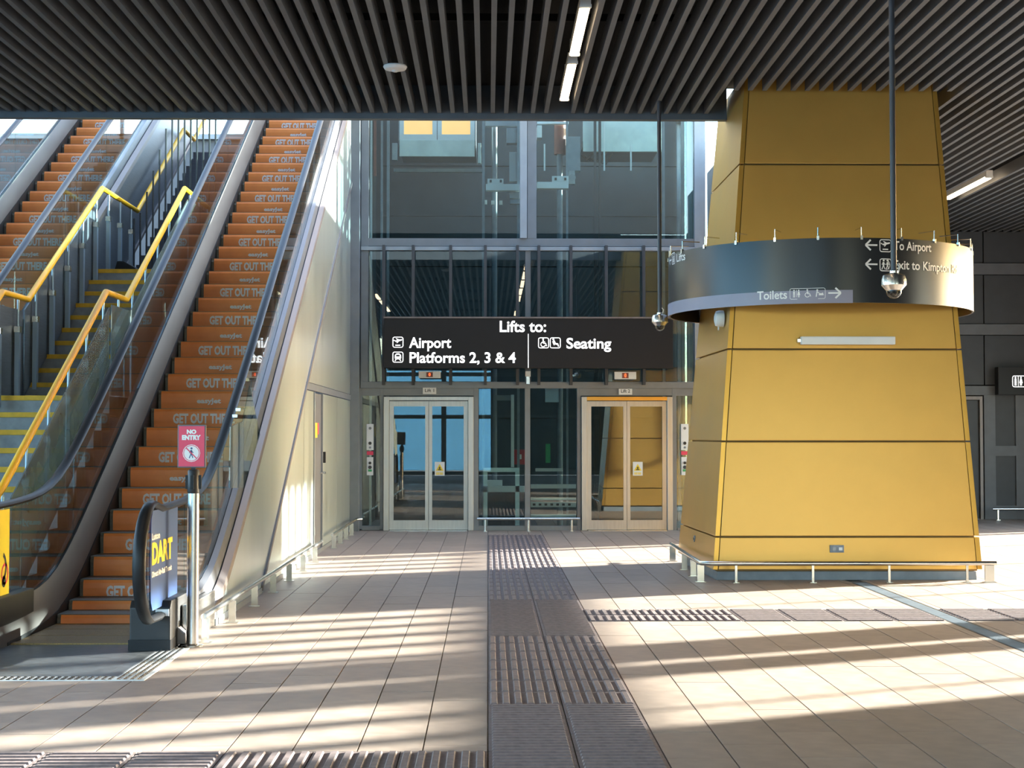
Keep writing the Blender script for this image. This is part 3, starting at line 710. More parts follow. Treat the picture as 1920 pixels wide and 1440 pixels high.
for a, b in ((918, 922), (937, 941), (1040, 1044), (1058, 1062)): gb('bolt_mark', a, b, 337 if a < 1000 else 333, 342 if a < 1000 else 338, GY-.21, .01, 'skirt')
gb('junction_box', 956, 974, 360, 372, GY-.15, .1, 'frameb'); gb('junction_box', 956, 974, 374, 382, GY-.15, .1, 'pipe')
gb('control_box', 950, 974, 240, 268, GY, .2, 'pipe'); gb('control_box', 1007, 1016, 235, 258, GY, .2, 'pale')
gb('control_box', 955, 972, 285, 340, GY, .1, 'frameb'); gb('control_box', 1062, 1088, 256, 320, GY+.1, .2, 'pipe'); gb('control_box', 1066, 1078, 320, 345, GY+.1, .1, 'frameb')
gb('cross_beam', 738, 905, 316, 322, GY+.4, .1, 'pipe'); gb('cross_beam', 910, 974, 226, 236, GY+.1, .1, 'frameb'); gb('cross_beam', 1007, 1066, 228, 232, GY+.1, .1, 'pale')
gb('cable_box', 735, 745, 268, 300, GY+.1, .1, 'frameb'); gb('cable_box', 896, 902, 268, 306, GY+.1, .1, 'lime')
MB().tube([P(1073, 333, GY-.05), P(1073, 333, GY+.02)], .055, 16).obj('pulley', M['pipe'], ls)
for px, z0_, z1_ in ((1133, 222, 320), (1183, 270, 320), (1021, 270, 320)): vbar('cable', px, 3, z0_, z1_, GY-.05, 'pale')
for px0, px1, py0, py1 in ((908, 913, 375, 383), (921, 927, 376, 384), (936, 942, 376, 384)): gb('bolt_plate', px0, px1, py0, py1, GY+.1, .03, 'pale')
# sprays of dark cable loops on the far wall
for i in range(5): MB().tube([P(1090+i*7, 290+i*3, GY+.5), P(1100+i*9, 300+i*2, GY+.5), P(1112+i*9, 288, GY+.5)], .012, 6).obj('cable_loop', M['skirt'], ls, smooth=True)
# interior clutter behind the lower glass
def gm(px0, px1, py0, py1, m, Y=YW+.45, d=.04): return gb('pit_guard', px0, px1, py0, py1, Y, d, m)
gm(906, 974, 877, 885, 'lime'); gm(906, 914, 885, 995, 'lime'); gm(966, 974, 885, 995, 'lime'); gm(906, 984, 911, 923, 'pale')
gm(995, 1080, 908, 916, 'pale'); gm(995, 1080, 933, 938, 'lime'); gm(995, 1080, 941, 951, 'pale'); gm(995, 1080, 964, 970, 'lime'); gm(1004, 1055, 878, 884, 'pale', YW+.8)
gm(915, 965, 923, 990, 'dark', YW+.5); gm(914, 942, 900, 911, 'pale'); gm(958, 964, 740, 876, 'pale', YW+.5); gm(925, 962, 741, 751, 'pipe', YW+.55)
for i in range(7): gm(999+i*11, 1004+i*11, 944, 948, 'skirt', YW+.44, .01)
gb('alarm_box', 964, 985, 843, 871, YW+1.2, .1, 'red'); gb('alarm_dial', 970, 978, 852, 861, YW+1.18, .02, 'pale')
gb('exit_sign', 1023, 1032, 832, 868, YW+1.2, .03, 'green'); gb('valve_panel', 1022, 1048, 728, 754, YW+.7, .2, 'postb')
# lift cars high in the shaft
def car(px0, px1, py0, label, doors):
    Y0 = YW+.75; a = P(px0, py0, Y0); b = P(px1, py0, Y0); c = thing('lift_car', label, 'lift car', (a.x, Y0, a.z)); x0_, x1_ = a.x, b.x
    zf_ = a.z
    ap = P(px0, doors, Y0).z
    MB().box(x0_, x1_, Y0, Y0+.05, ap, zf_).obj('apron', M['lime'], c, bevel=.005)
    MB().box(x0_-.02, x1_+.02, Y0+.05, Y0+1.6, zf_-.08, zf_).obj('car_floor', M['frame'], c)
    MB().box(x0_-.02, x0_, Y0+.05, Y0+1.6, zf_, zf_+2.2).box(x1_, x1_+.02, Y0+.05, Y0+1.6, zf_, zf_+2.2).obj('car_side', M['frameb'], c)
    mid = (x0_+x1_)/2
    for s, e_ in ((x0_, mid-.005), (mid+.005, x1_)):
        MB().box(s, s+.07, Y0+.01, Y0+.05, zf_, zf_+2.1).box(e_-.07, e_, Y0+.01, Y0+.05, zf_, zf_+2.1).box(s+.07, e_-.07, Y0+.01, Y0+.05, zf_, zf_+.09).obj('car_door', M['pale'], c)
        B(s+.07, e_-.07, Y0+.025, Y0+.035, zf_+.09, zf_+2.0).obj('door_window', M['cab'], c)
    return c
car(749, 890, 262, 'lift car stopped high in the left shaft with warm lit doors', 293)
Y0 = YW+.75
c2 = thing('lift_car', 'pale blue underside and apron of the lift car in the right shaft', 'lift car', P(1093, 284, Y0))
a = P(1093, 284, Y0); b = P(1240, 200, Y0); MB().box(a.x, b.x, Y0, Y0+.05, a.z, b.z+.6).obj('apron', M['lime'], c2, bevel=.005); B(a.x, b.x, Y0+.05, Y0+1.5, a.z+.1, a.z+.2).obj('car_floor', M['frame'], c2)
# lift doors
def liftdoor(pl, pr, n, label, head):
    t = thing('lift_door', label, 'lift door', (lx((pl+pr)/2), YW, 0))
    zt = lz(744)
    sj = (pl+12 if n == 1 else pl+10)
    MB().box(lx(pl), lx(pl+10), YW-.06, YW+.05, 0, zt).obj('jamb', M['door'], t, bevel=.006)
    MB().box(lx(pr-10), lx(pr), YW-.06, YW+.05, 0, zt).obj('jamb', M['door'], t, bevel=.006)
    MB().box(lx(pl+10), lx(pr-10), YW-.06, YW+.05, lz(751), zt).obj('head_panel', M[head], t, bevel=.004)
    a, b = lx(pl+10)+.004, lx(pr-10)-.004; mid = (a+b)/2; zt2 = lz(751)-.01
    for k, (s, e) in enumerate(((a, mid-.003), (mid+.003, b))):
        lf = MB(); f0, f1 = (.065, .050) if k == 0 else (.050, .065); Yd0, Yd1 = YW+.0+.012*k, YW+.04+.012*k
        lf.box(s, s+f0, Yd0, Yd1, .012, zt2).box(e-f1, e, Yd0, Yd1, .012, zt2).box(s+f0, e-f1, Yd0, Yd1, zt2-.08, zt2).box(s+f0, e-f1, Yd0, Yd1, .012, .155)
        d = lf.obj('door_leaf', M['door'], t)
        B(s+f0, e-f1, Yd0+.015, Yd0+.025, .155, zt2-.08).obj('glass_pane', M['doorglass'], d)
        if k == 1:
            cx, cz = s+f0+.115, lz(879)
            w_ = B(cx-.075, cx+.075, Yd0+.008, Yd0+.012, cz-.105, cz+.105).obj('warning_sticker', M['pale'], t)
            fn = lambda u, v, yy=Yd0+.006: (u, yy, v)
            flat('triangle', art([('p', [(0, 0), (1, 0), (.5, .88)])], cx-.06, cz-.03, .12), fn, M['adyel'], w_)
            flat('symbol', [art([('l', .28, .14, .72, .14, .12), ('l', .5, .2, .5, .55, .10), ('l', .36, .34, .64, .34, .1)], cx-.06, cz-.03, .12)], lambda u, v, yy=Yd0+.004: (u, yy, v), M['skirt'], w_)
            flat('text_block', [art([('l', 0, .7, 1, .7, .22), ('l', 0, .3, 1, .3, .3)], cx-.055, cz-.095, .05), art([('l', 0, .7, 1, .7, .22), ('l', 0, .3, 1, .3, .3)], cx-.0, cz-.095, .05)], fn, M['adyel'], w_)
    MB().box(lx(pl+12), lx(pr-12), YW-.22, YW-.0, .001, .008).obj('threshold', M['steels'], t)
    return t
l1 = liftdoor(720, 888, 1, 'left glass lift doors in brushed steel frame under the Lift 1 plate', 'door')
l2 = liftdoor(1090, 1260, 2, 'right glass lift doors in brushed steel frame under the Lift 2 plate', 'goldr')
def plate(px0, px1, py0, py1, txt, label):
    t = thing('name_plate', label, 'sign', (lx(px0), YW-.02, lz(py1)))
    B(lx(px0), lx(px1), YW-.025, YW-.001, lz(py1), lz(py0)).obj('plate', M['pale'], t)
    flat('lettering', fit(txt, lx(px0+4), lx(px1-4), lz(py1-3.8), lz(0)-lz(6), .01), lambda u, v: (u, YW-.027, v), M['skirt'], t)
plate(793, 818, 727, 739, 'Lift 1', 'small white plate reading Lift 1 above the left lift')
plate(1160, 1185, 729, 740, 'Lift 2', 'small white plate reading Lift 2 above the right lift')
def indicator(px0, px1, py0, py1, label):
    Yi = YW-.20
    X = lambda p: P(p, 700, Yi).x; Z = lambda p: P(960, p, Yi).z
    t = thing('floor_indicator', label, 'indicator', (X(px0), Yi, Z(py1)))
    B(X(px0), X(px1), Yi, Yi+.05, Z(py1), Z(py0)).obj('housing', M['pale'], t, bevel=.006)
    m = (px0+px1)/2; B(X(m-6), X(m+6), Yi-.004, Yi, Z(py1-2), Z(py0+2)).obj('display', M['rust'], t)
    flat('digit', fit('0', X(m-1.8), X(m+1.8), Z(py1-4), Z(py0+3.5)-Z(py1-4), .03), lambda u, v: (u, Yi-.006, v), M['reddigit'], t)
indicator(785, 826, 696, 709, 'floor indicator with red digit above the left lift')
indicator(1152, 1193, 697, 711, 'floor indicator with red digit above the right lift')
def callp(px0, px1, label):
    t = thing('call_panel', label, 'call panel', (lx(px0), YW-.03, lz(890)))
    B(lx(px0), lx(px1), YW-.03, YW-.001, lz(844), lz(795)).obj('upper_plate', M['pale'], t, bevel=.004)
    B(lx(px0+.5), lx(px1-.5), YW-.026, YW-.001, lz(891), lz(857)).obj('lower_plate', M['pale'], t, bevel=.004)
    B(lx(px0+.5), lx(px1-.5), YW-.024, YW-.001, lz(853), lz(846)).obj('red_label', M['pink'], t)
    c = lx((px0+px1)/2)
    for py, r, m in ((803, .022, 'frame'), (831, .025, 'skirt'), (839, .018, 'pipe'), (868, .022, 'skirt'), (876, .028, 'dark')):
        MB().tube([(c, YW-.036, lz(py)), (c, YW-.028, lz(py))], r, 12).obj('button', M[m], t)
    B(lx(px0+3), lx(px1-3), YW-.03, YW-.027, lz(884), lz(880)).obj('green_label', M['green'], t)
callp(688, 701, 'white call button panel left of the left lift doors')
callp(1276, 1290, 'white call button panel between right lift and gold pillar')
dv = thing('sensor_box', 'small white sensor under the overhead lift sign', 'sensor', P(990, 705, YW-.1))
a = P(985, 706, YW-.12); b = P(995, 696, YW-.12); B(a.x, b.x, YW-.12, YW-.03, a.z, b.z).obj('housing', M['pale'], dv, bevel=.004)
a = P(987, 720, YW-.12); B(a.x, a.x+.05, YW-.10, YW-.03, a.z, P(987, 706, YW-.12).z).obj('bracket', M['steels'], dv)
# overhead sign
YG = YW-.42
def sx(px): return P(px, 640, YG).x
def sz(py): return P(960, py, YG).z
sg = thing('overhead_sign', 'long black illuminated sign reading Lifts to Airport, Platforms and Seating', 'sign', (sx(990), YG, sz(690)))
B(sx(720), sx(1262), YG, YG+.22, sz(690), sz(597)).obj('sign_box', M['sign'], sg, bevel=.006)
B(sx(719), sx(1263), YG-.01, YG+.23, sz(597), sz(594)).obj('top_trim', M['bronze'], sg)
gfn = lambda u, v: (u, YG-.004, v)
def stext(body, px0, px1, pyb, cappx, bold=.02): flat('lettering', fit(body, sx(px0), sx(px1), sz(pyb), sz(0)-sz(cappx), bold, 4), gfn, M['lit'], sg)
stext('Lifts to:', 937, 1024, 622, 20); stext('Airport', 767, 846, 652, 19); stext('Platforms 2, 3 & 4', 768, 967, 680, 19); stext('Seating', 1062, 1146, 653, 19)
flat('divider_line', art([('l', 0, 0, 0, 1, .02)], sx(990.5), sz(690), sz(626)-sz(690)), gfn, M['lit'], sg)
ic = sz(0)-sz(20)
for pic, px, pb in ((PLANE, 736, 652), (TRAIN, 736, 680), (WHEEL, 1009, 653), (SEAT, 1031, 653)):
    flat('pictogram', [art([FR], sx(px), sz(pb), ic), art(pic, sx(px), sz(pb), ic)], gfn, M['lit'], sg)
flat('train_window', [art([('p', [(.32, .56), (.68, .56), (.66, .72), (.34, .72)]), ('c', .34, .42, .05), ('c', .66, .42, .05)], sx(736), sz(680), ic)], lambda u, v: (u, YG-.006, v), M['sign'], sg)
for px in (775, 910, 1070, 1206): B(sx(px)-.02, sx(px)+.02, YG+.22, YW-.16, sz(610), sz(600)).obj('fixing_bracket', M['dark'], sg)

# ================================================================== GOLD PILLAR
pl = thing('gold_pillar', 'tapering gold metal clad pillar', 'pillar', (3.6, 16.4, 0))
def lin(z, z0, a, z1, b): return a+(b-a)*(z-z0)/(z1-z0)
def Yfr(z): return 15.30+.055*z
XL0, XR0 = P(1341, 1004, Yfr(.43)).x, P(1836, 1004, Yfr(.43)).x
XL1, XR1 = P(1395, 170, Yfr(4.97)).x, P(1757, 170, Yfr(4.97)).x
def cor(z):
    xl, xr = lin(z, .434, XL0, 4.97, XL1), lin(z, .434, XR0, 4.97, XR1)
    yb_ = 17.52-.02*z; xlb = lin(z, .434, XL0-.07, 4.97, XL1+.0); xrb = lin(z, .434, XR0+.03, 4.97, XR1+.02)
    return [Vector((xl, Yfr(z), z)), Vector((xr, Yfr(z), z)), Vector((xrb, yb_, z)), Vector((xlb, yb_, z))]
def inset(c, d):
    m = sum(c, Vector())/4; return [Vector((p.x+(d if p.x < m.x else -d), p.y+(d if p.y < m.y else -d), p.z)) for p in c]
MB().hexa(inset(cor(.09), .04), inset(cor(5.2), .04)).obj('core', M['goldcore'], pl)
MB().hexa(inset(cor(0), .05), inset(cor(.085), .05)).obj('plinth', M['pipe'], pl)
zj = [.10, .434, 1.388, 2.32, 3.27, 4.22, 5.19]
gp = .008
for j in range(len(zj)-1):
    za, zb_ = zj[j]+gp, zj[j+1]-gp
    A, Bq = cor(za), cor(zb_); Ai, Bi = inset(A, .032), inset(Bq, .032)
    for s in range(4):
        p, q = s, (s+1) % 4
        def mix(a, b, t): return a+(b-a)*t
        e = .054 if s in (0, 2) else .008
        La, Lb = (A[q]-A[p]).length, (Bq[q]-Bq[p]).length
        ta, tb = e/La, e/Lb
        outer = [mix(A[p], A[q], ta), mix(A[p], A[q], 1-ta), mix(Bq[p], Bq[q], 1-tb), mix(Bq[p], Bq[q], tb)]
        inner = [mix(Ai[p], Ai[q], ta), mix(Ai[p], Ai[q], 1-ta), mix(Bi[p], Bi[q], 1-tb), mix(Bi[p], Bi[q], tb)]
        MB().hexa(outer, inner).obj('cladding_panel', M['gold'], pl, bevel=.006)
        if s in (0, 2):
            for t0, t1 in ((0, 1), (1, 0)):
                a_ = mix(A[p], A[q], 0 if t0 == 0 else 1); d_ = (A[q]-A[p]).normalized()*(1 if t0 == 0 else -1); b_ = mix(Bq[p], Bq[q], 0 if t0 == 0 else 1)
                i_ = Vector((0, .03 if s == 0 else -.03, 0))
                MB().hexa([a_, a_+d_*.048, b_+d_*.048, b_], [a_+i_, a_+d_*.048+i_, b_+d_*.048+i_, b_+i_]).obj('corner_strip', M['goldr'], pl, bevel=.003)
# ring sign
RC, RR, RZ0, RZ1 = Vector((3.545, 16.35)), 1.60, 2.735, 3.367
rg = thing('ring_sign', 'black curved band sign hung around the gold pillar', 'sign', (RC.x, RC.y, RZ0))
def rp(a, z, r=RR): return (RC.x+r*math.sin(a), RC.y-r*math.cos(a), z)
def ra(px):          # angle on the front of the ring seen at pixel column px (level view)
    best = None
    for i in range(-900, 901):
        a = i*.0015; x, y_, _ = rp(a, 3); v = abs(915+F*x/y_-px)
        if best is None or v < best[0]: best = (v, a)
    return best[1]
def arcband(r0, r1, z0, z1, a0, a1, n):
    mb = MB(); vs = []
    full = abs(a1-a0-2*math.pi) < 1e-6
    for i in range(n+(0 if full else 1)):
        a = a0+(a1-a0)*i/n; vs += [rp(a, z0, r0), rp(a, z1, r0), rp(a, z1, r1), rp(a, z0, r1)]
    m_ = len(vs)//4; fs = []
    for i in range(m_ if full else m_-1):
        j = (i+1) % m_
        for k in range(4): fs.append((i*4+k, i*4+(k+1) % 4, j*4+(k+1) % 4, j*4+k))
    if not full: fs += [(0, 1, 2, 3), tuple((m_-1)*4+k for k in (3, 2, 1, 0))]
    return mb.add(vs, fs)
arcband(RR-.02, RR, RZ0, RZ1, -math.pi, math.pi, 96).obj('band', M['ring'], rg, smooth=True)
asp = ra(1603)
arcband(RR+.001, RR+.006, RZ0-.004, RZ0+.123, -2.4, asp, 60).obj('lilac_strip', M['lilac'], rg, smooth=True)
def rfn(off): return lambda u, v: rp(u/RR, v, RR+off)
def rt_(body, px0, px1, z, cap, bold=.018, off=.004, m='white'):
    flat('lettering', fit(body, ra(px0)*RR, ra(px1)*RR, z, cap, bold, 4), rfn(off), M[m], rg)
ppm = F/14.75
def rz(py, px=1540): 
    a = ra(px); return P(px, py, rp(a, 0)[1]).z
rt_('Toilets', 1423, 1479, rz(561, 1450), .082, off=.010)
zt = rz(558, 1520)
flat('pictogram', [art([('f', 0, 0, 3.15, 1, .04)], ra(1484)*RR, zt-.015, .108), art(man(.27)+woman(.72)+[('l', .5, .15, .5, .88, .04)], ra(1487)*RR, zt-.01, .10), art(WHEEL, ra(1508)*RR, zt-.01, .10), art(BABY, ra(1530)*RR, zt-.01, .10)], rfn(.010), M['white'], rg)
flat('arrow', art(ARROWR, ra(1556)*RR, zt-.022, .125), rfn(.010), M['white'], rg)
z1 = rz(470, 1640); z2 = rz(506, 1640)
for zz_ in (z1, z2): flat('arrow', art(ARROWL, ra(1627)*RR, zz_-.008, .125), rfn(.004), M['white'], rg)
for zz_, pic in ((z1, PLANE), (z2, walker(.32)+walker(.66)+[('o', .5, .5, .36, .05, -80, 80)])):
    flat('pictogram', [art([FR], ra(1654)*RR, zz_-.012, .125), art(pic, ra(1654)*RR, zz_-.012, .125)], rfn(.004), M['white'], rg)
rt_('To Airport', 1681, 1752, z1+.015, .085); rt_('Exit to Kimpton Rd', 1681, 1801, z2+.015, .085)
al0 = ra(1268); zl = rz(490, 1275)
flat('pictogram', [art([FR], al0*RR-.175, zl-.012, .125), art(LIFT, al0*RR-.175, zl-.012, .125)], rfn(.004), M['white'], rg)
flat('arrow', art(ARROWL, al0*RR-.31, zl-.012, .115), rfn(.004), M['white'], rg)
rt_('Lifts', 1269, 1287, zl, .085)
for i in range(24):
    a = -math.pi+i*2*math.pi/24+.05
    h = MB().box(-.012, .012, -.012, .014, -.02, .02); h.tube([(0, .004, .0), (0, .004, .105)], .006, 6); h.tube([(0, .004, .10), (0, .20, .10)], .005, 6)
    me = h.mesh('hanger'); me.materials.append(M['steels'])
    o = link('hanger', me, None); o.location = rp(a, RZ1, RR); o.rotation_euler = (0, 0, a)
    o.parent = rg; o.location = Vector(rp(a, RZ1, RR))-Vector(rg.location)
for a in (-2.6, -1.75, -1.2, 1.2, 1.75, 2.6, .45, -.45):
    c_ = Vector(rp(a, RZ0+.25, RR-.02)); q_ = Vector(rp(a, RZ0+.25, .2)); q_ = c_+(q_-c_)*.62
    lim = cor(3.0); 
    # stop the strut at the cladding
    for t in range(100):
        p_ = c_+(Vector(rp(a, RZ0+.25, 0))-c_)*(t/100)
        if lim[0].x-.02 < p_.x < lim[1].x+.02 and lim[0].y-.02 < p_.y < lim[2].y+.02: break
    MB().tube([c_, p_], .015, 8).obj('strut', M['frame'], rg)
# fittings on the pillar
wl_ = thing('wall_batten_light', 'white linear batten light on the gold pillar face', 'light fitting', P(1588, 639, 15.4))
a = P(1502, 646, 15.36); b = P(1678, 631, 15.36); B(a.x, b.x, 15.335, 15.415, a.z, b.z).obj('diffuser', M['pale'], wl_, bevel=.012)
B(a.x-.035, a.x+.002, 15.36, 15.41, a.z+.02, b.z-.02).obj('end_bracket', M['steels'], wl_, bevel=.006)
so = thing('socket_outlet', 'grey double socket low on the gold pillar face', 'socket', P(1569, 1029, 15.3))
a = P(1556, 1036, 15.31); b = P(1582, 1022, 15.31); B(a.x, b.x, 15.295, 15.318, a.z, b.z).obj('face_plate', M['pipe'], so, bevel=.003)
m_ = (a.x+b.x)/2
for q in (-.03, .035): B(m_+q-.018, m_+q+.018, 15.29, 15.296, a.z+.022, b.z-.022).obj('socket_face', M['pale'] if q > 0 else M['frameb'], so)
sp = thing('loudspeaker', 'round white loudspeaker on the left side of the gold pillar', 'loudspeaker', (2.4, 15.9, 2.6))
q = P(1354, 598, 15.75)
mbs = MB(); rr_ = [(.085, 0), (.085, .05), (.075, .08), (.03, .095)]
vs = []; n = 20
xw = lin(q.z, .434, XL0, 4.97, XL1)-.02
for r_, d_ in rr_:
    for t in range(n): vs.append((xw-d_, 15.72+r_*math.cos(2*math.pi*t/n), q.z+r_*math.sin(2*math.pi*t/n)))
fs = [(i*n+t, i*n+(t+1) % n, (i+1)*n+(t+1) % n, (i+1)*n+t) for i in range(3) for t in range(n)]+[tuple(range(3*n, 4*n)), tuple(range(n))]
mbs.add(vs, fs).obj('grille_body', M['pale'], sp, smooth=True)
MB().tube([(xw-.05, 15.72, q.z-.08), (xw-.05, 15.72, q.z-.12)], .008, 8).obj('cable_gland', M['pale'], sp)
ib = thing('round_outlet', 'round grey outlet on the left side base of the gold pillar', 'socket', P(1302, 1010, 16.4))
q = P(1302, 1010, 16.5); xw = (cor(q.z)[0].x+cor(q.z)[3].x)/2
MB().tube([(xw-.012, 16.5, q.z), (xw+.012, 16.5, q.z)], .035, 16).obj('cover', M['pipe'], ib); MB().tube([(xw-.018, 16.5, q.z), (xw-.011, 16.5, q.z)], .014, 12).obj('centre', M['skirt'], ib)

# ================================================================== LOW RAILS
def lowrail(label, segs, posts, flatp, group=None, bar=False):
    t = thing('bump_rail', label, 'rail', (segs[0][0], segs[0][1], 0))
    MB().tube([(x, y_, .19) for x, y_ in segs], .021, 10).obj('rail', M['steels'], t, smooth=True)
    for x, y_, wx2, wy2, dx_, dy_ in posts:
        MB().box(x-wx2, x+wx2, y_-wy2, y_+wy2, 0, .172).obj('post', M['steels'], t, bevel=.002)
        B(x-wx2-.02, x+wx2+.02, y_-wy2-.02, y_+wy2+.02, 0, .007).obj('foot_plate', M['steels'], t)
    return t
XRL = -1.975
lowrail('low steel bump rail along the steel wall before the service door', [(XRL, 10.72), (XRL, 18.25)], [(XRL, 10.78+1.13*i, .028, .006, 0, 0) for i in range(7)], 1)
lowrail('low steel bump rail along the steel wall beyond the service door', [(XRL, 19.5), (XRL, 23.0), (-1.90, 23.08)], [(XRL, 19.7+.85*i, .028, .006, 0, 0) for i in range(4)], 1)
a, b = lx(895), lx(1085)
lowrail('low rail in front of the glass between the two lifts', [(a, YW-.25), (b, YW-.25)], [(lx(p), YW-.25, .012, .012, 0, 0) for p in (910, 990, 1070)], 0)
XA0 = 2.10
pr_ = [(P(p, 1057, 15.05).x, 15.05, .012, .012, 0, 0) for p in (1380, 1524, 1667, 1813)]
XEnd = P(1868, 1057, 15.05).x
lowrail('low steel bump rail around the foot of the gold pillar', [(XA0+.02, 17.75), (XA0, 15.12), (XA0+.07, 15.05), (XEnd, 15.05)], pr_+[(XA0+.0, 15.14, .035, .012, 0, 0), (XA0+.01, 15.75, .03, .012, 0, 0), (XA0+.015, 16.5, .03, .012, 0, 0), (XA0+.02, 17.6, .035, .012, 0, 0), (P(1855, 1057, 15.05).x, 15.05, .045, .012, 0, 0)], 0)
lowrail('low rail before the dark panelled wall at the right edge', [(wx(1846), YR-.35), (xb-.2, YR-.35)], [(wx(1856), YR-.35, .012, .012, 0, 0), (wx(1915), YR-.35, .012, .012, 0, 0), (9.6, YR-.35, .012, .012, 0, 0)], 0)
# ================================================================== BARRIER POST
bp = thing('barrier_post', 'chrome barrier post with a red no entry sign', 'barrier post', (-2.055, 10.62, 0))
bx, by = P(361.5, 1100, 10.62).x, 10.62
zt_ = P(361, 925, by).z
MB().lathe(bx, by, [(.05, 0.0), (.05, .012), (.042, .02), (.041, zt_)], 28).obj('pole', M['steels'], bp, smooth=True)
MB().lathe(bx, by, [(.075, .001), (.075, .008), (.06, .014)], 28).obj('base_ring', M['steels'], bp, smooth=True)
zc_ = P(361, 880, by).z
MB().lathe(bx, by, [(.038, zt_), (.042, zt_+.01), (.040, zc_-.012), (.030, zc_)], 28).obj('belt_cassette', M['skirt'], bp, smooth=True)
for a_ in range(4): B(bx-.012+.042*math.cos(a_*math.pi/2), bx+.012+.042*math.cos(a_*math.pi/2), by-.012+.042*math.sin(a_*math.pi/2), by+.012+.042*math.sin(a_*math.pi/2), zt_+.03, zc_-.04).obj('belt_clip', M['rubber'], bp)
xs0, xs1, zs0, zs1 = P(333.5, 850, by).x, P(386.5, 850, by).x, P(360, 877, by).z, P(360, 796.5, by).z
MB().box(bx-.015, bx+.015, by-.01, by+.01, zc_-.01, zs0+.01).obj('sign_stem', M['skirt'], bp)
sgf = B(xs0, xs1, by-.016, by+.010, zs0, zs1).obj('sign_frame', M['deck'], bp, bevel=.004)
B(xs0+.009, xs1-.009, by-.020, by-.015, zs0+.009, zs1-.009).obj('sign_sheet', M['pink'], sgf)
nf = lambda u, v: (u, by-.0215, v)
W_ = xs1-xs0; Hh = zs1-zs0
flat('lettering', [fit('NO', xs0+.33*W_, xs0+.67*W_, zs1-.205*Hh, .088*Hh, .07), fit('ENTRY', xs0+.16*W_, xs1-.17*W_, zs1-.345*Hh, .100*Hh, .07)], nf, M['white'], sgf)
ccx, ccz, cr = (xs0+xs1)/2, zs0+.34*Hh, .31*W_
flat('white_disc', art([('c', 0, 0, 1)], ccx, ccz, cr), nf, M['white'], sgf)
flat('red_ring', art([('o', 0, 0, .88, .07, 0, 360)], ccx, ccz, cr), lambda u, v: (u, by-.0225, v), M['pink'], sgf)
flat('walking_figure', art(walker(.5), ccx-cr*.82, ccz-cr*.80, cr*1.6), lambda u, v: (u, by-.0225, v), M['blue'], sgf)
flat('red_bar', art([('l', -.62, .62, .62, -.62, .12)], ccx, ccz, cr), lambda u, v: (u, by-.0235, v), M['pink'], sgf)
# ================================================================== CCTV DOMES
def cctv(px, py, Y, ztop, label):
    c = P(px, py, Y); t = thing('dome_camera', label, 'camera', c)
    x, y_, z = c.x, Y, c.z; k = Y/F
    MB().tube([(x, y_, z+.095), (x, y_, ztop)], .021, 12).obj('drop_pole', M['polepaint'], t, smooth=True)
    MB().lathe(x, y_, [(.03, z+.10), (.03, z+.085), (.075, z+.07), (.085, z+.04), (.086, z+.0), (.055, z-.035), (.054, z-.036)], 28).obj('housing', M['steels'], t, smooth=True)
    MB().lathe(x, y_, [(.053, z-.034), (.053, z-.05), (.045, z-.07), (.028, z-.086), (.006, z-.092)], 24).obj('dome', M['dome'], t, smooth=True)
    MB().lathe(x, y_, [(.025, z-.036), (.028, z-.055), (.01, z-.075)], 12).obj('lens_block', M['skirt'], t, smooth=True)
    MB().tube([(x+.03, y_, z+.08), (x+.04, y_, z+.13), (x+.022, y_, z+.15)], .006, 6).obj('cable', M['pale'], t, smooth=True)
cctv(1676, 535, 10.6, 5.27, 'dome camera on a long drop pole in front of the black ring sign')
cctv(1237, 604, 16.0, 5.27, 'dome camera on a drop pole beside the overhead lift sign')
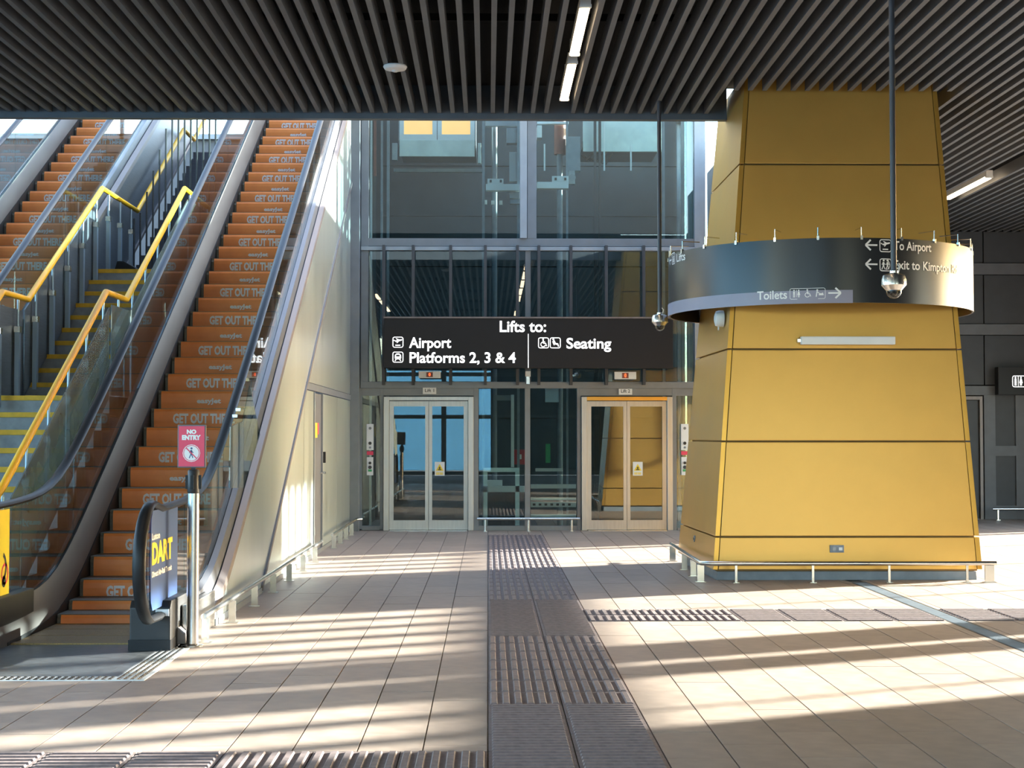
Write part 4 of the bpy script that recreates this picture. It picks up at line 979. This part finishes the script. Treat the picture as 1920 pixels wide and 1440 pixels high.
# ================================================================== CEILING FITTINGS
def lamp(x, y0, y1, label, group=None, ZC=ZC):
    t = thing('linear_lamp', label, 'ceiling light', (x, (y0+y1)/2, ZC), group)
    MB().box(x-.045, x+.045, y0, y1, ZC+.02, ZC+.10).box(x-.01, x+.01, y0+.3, y0+.32, ZC+.10, 5.28).box(x-.01, x+.01, y1-.32, y1-.3, ZC+.10, 5.28).box(x-.05, x+.05, y0, y0+.04, ZC-.005, ZC+.02).box(x-.05, x+.05, y1-.04, y1, ZC-.005, ZC+.02).obj('housing', M['pale'], t)
    B(x-.037, x+.037, y0+.04, y1-.04, ZC-.012, ZC+.02).obj('tube_diffuser', M['lamp'], t, bevel=.01)
lamp(.80, 12.45, 14.10, 'nearer of the two linear ceiling lights over the tactile path')
lamp(.80, 14.36, 16.0, 'farther of the two linear ceiling lights over the tactile path')
lamp(6.85, 20.7, 22.65, 'linear ceiling light right of the gold pillar')
for q in (10.54, 8.63, 6.72, 2.0): lamp(.80, q, q+1.64, 'linear ceiling light over the tactile path nearer than the view', 'overhead linear lights outside the view')
for q in (4.9, 6.75, 8.6): lamp(-2.72, q, q+1.62, 'linear ceiling light above the escalator end of the hall', 'left linear lights outside the view', ZC-.125)
sm = thing('smoke_detector', 'white round detector on the slatted ceiling', 'detector', P(741, 118, 14.5))
c = P(741, 118, 14.5)
MB().lathe(c.x, 14.5, [(.11, ZC), (.115, ZC-.012), (.10, ZC-.035), (.05, ZC-.045)], 28).obj('body', M['white'], sm, smooth=True)
MB().lathe(c.x, 14.5, [(.03, ZC-.044), (.03, ZC-.055), (.02, ZC-.06)], 16).obj('sensor_cap', M['pale'], sm, smooth=True)
# toilets sign on right wall
YQ = YR-.25
ts = thing('hanging_sign', 'black lightbox with toilet pictogram at the right picture edge', 'sign', P(1900, 714, YQ))
a = P(1872, 740, YQ); b = P(1985, 688, YQ)
B(a.x, b.x, YQ, YQ+.18, a.z, b.z).obj('sign_box', M['sign'], ts, bevel=.008)
s0 = P(1898, 726, YQ); sc = .20
flat('pictogram', [art([('f', 0, 0, 2.2, 1, .06)], s0.x, s0.z, sc), art(man(.28)+woman(.75)+[('l', .52, .1, .52, .9, .05)], s0.x, s0.z, sc), art(WHEEL, s0.x+.22, s0.z, sc)], lambda u, v: (u, YQ-.004, v), M['lit'], ts)
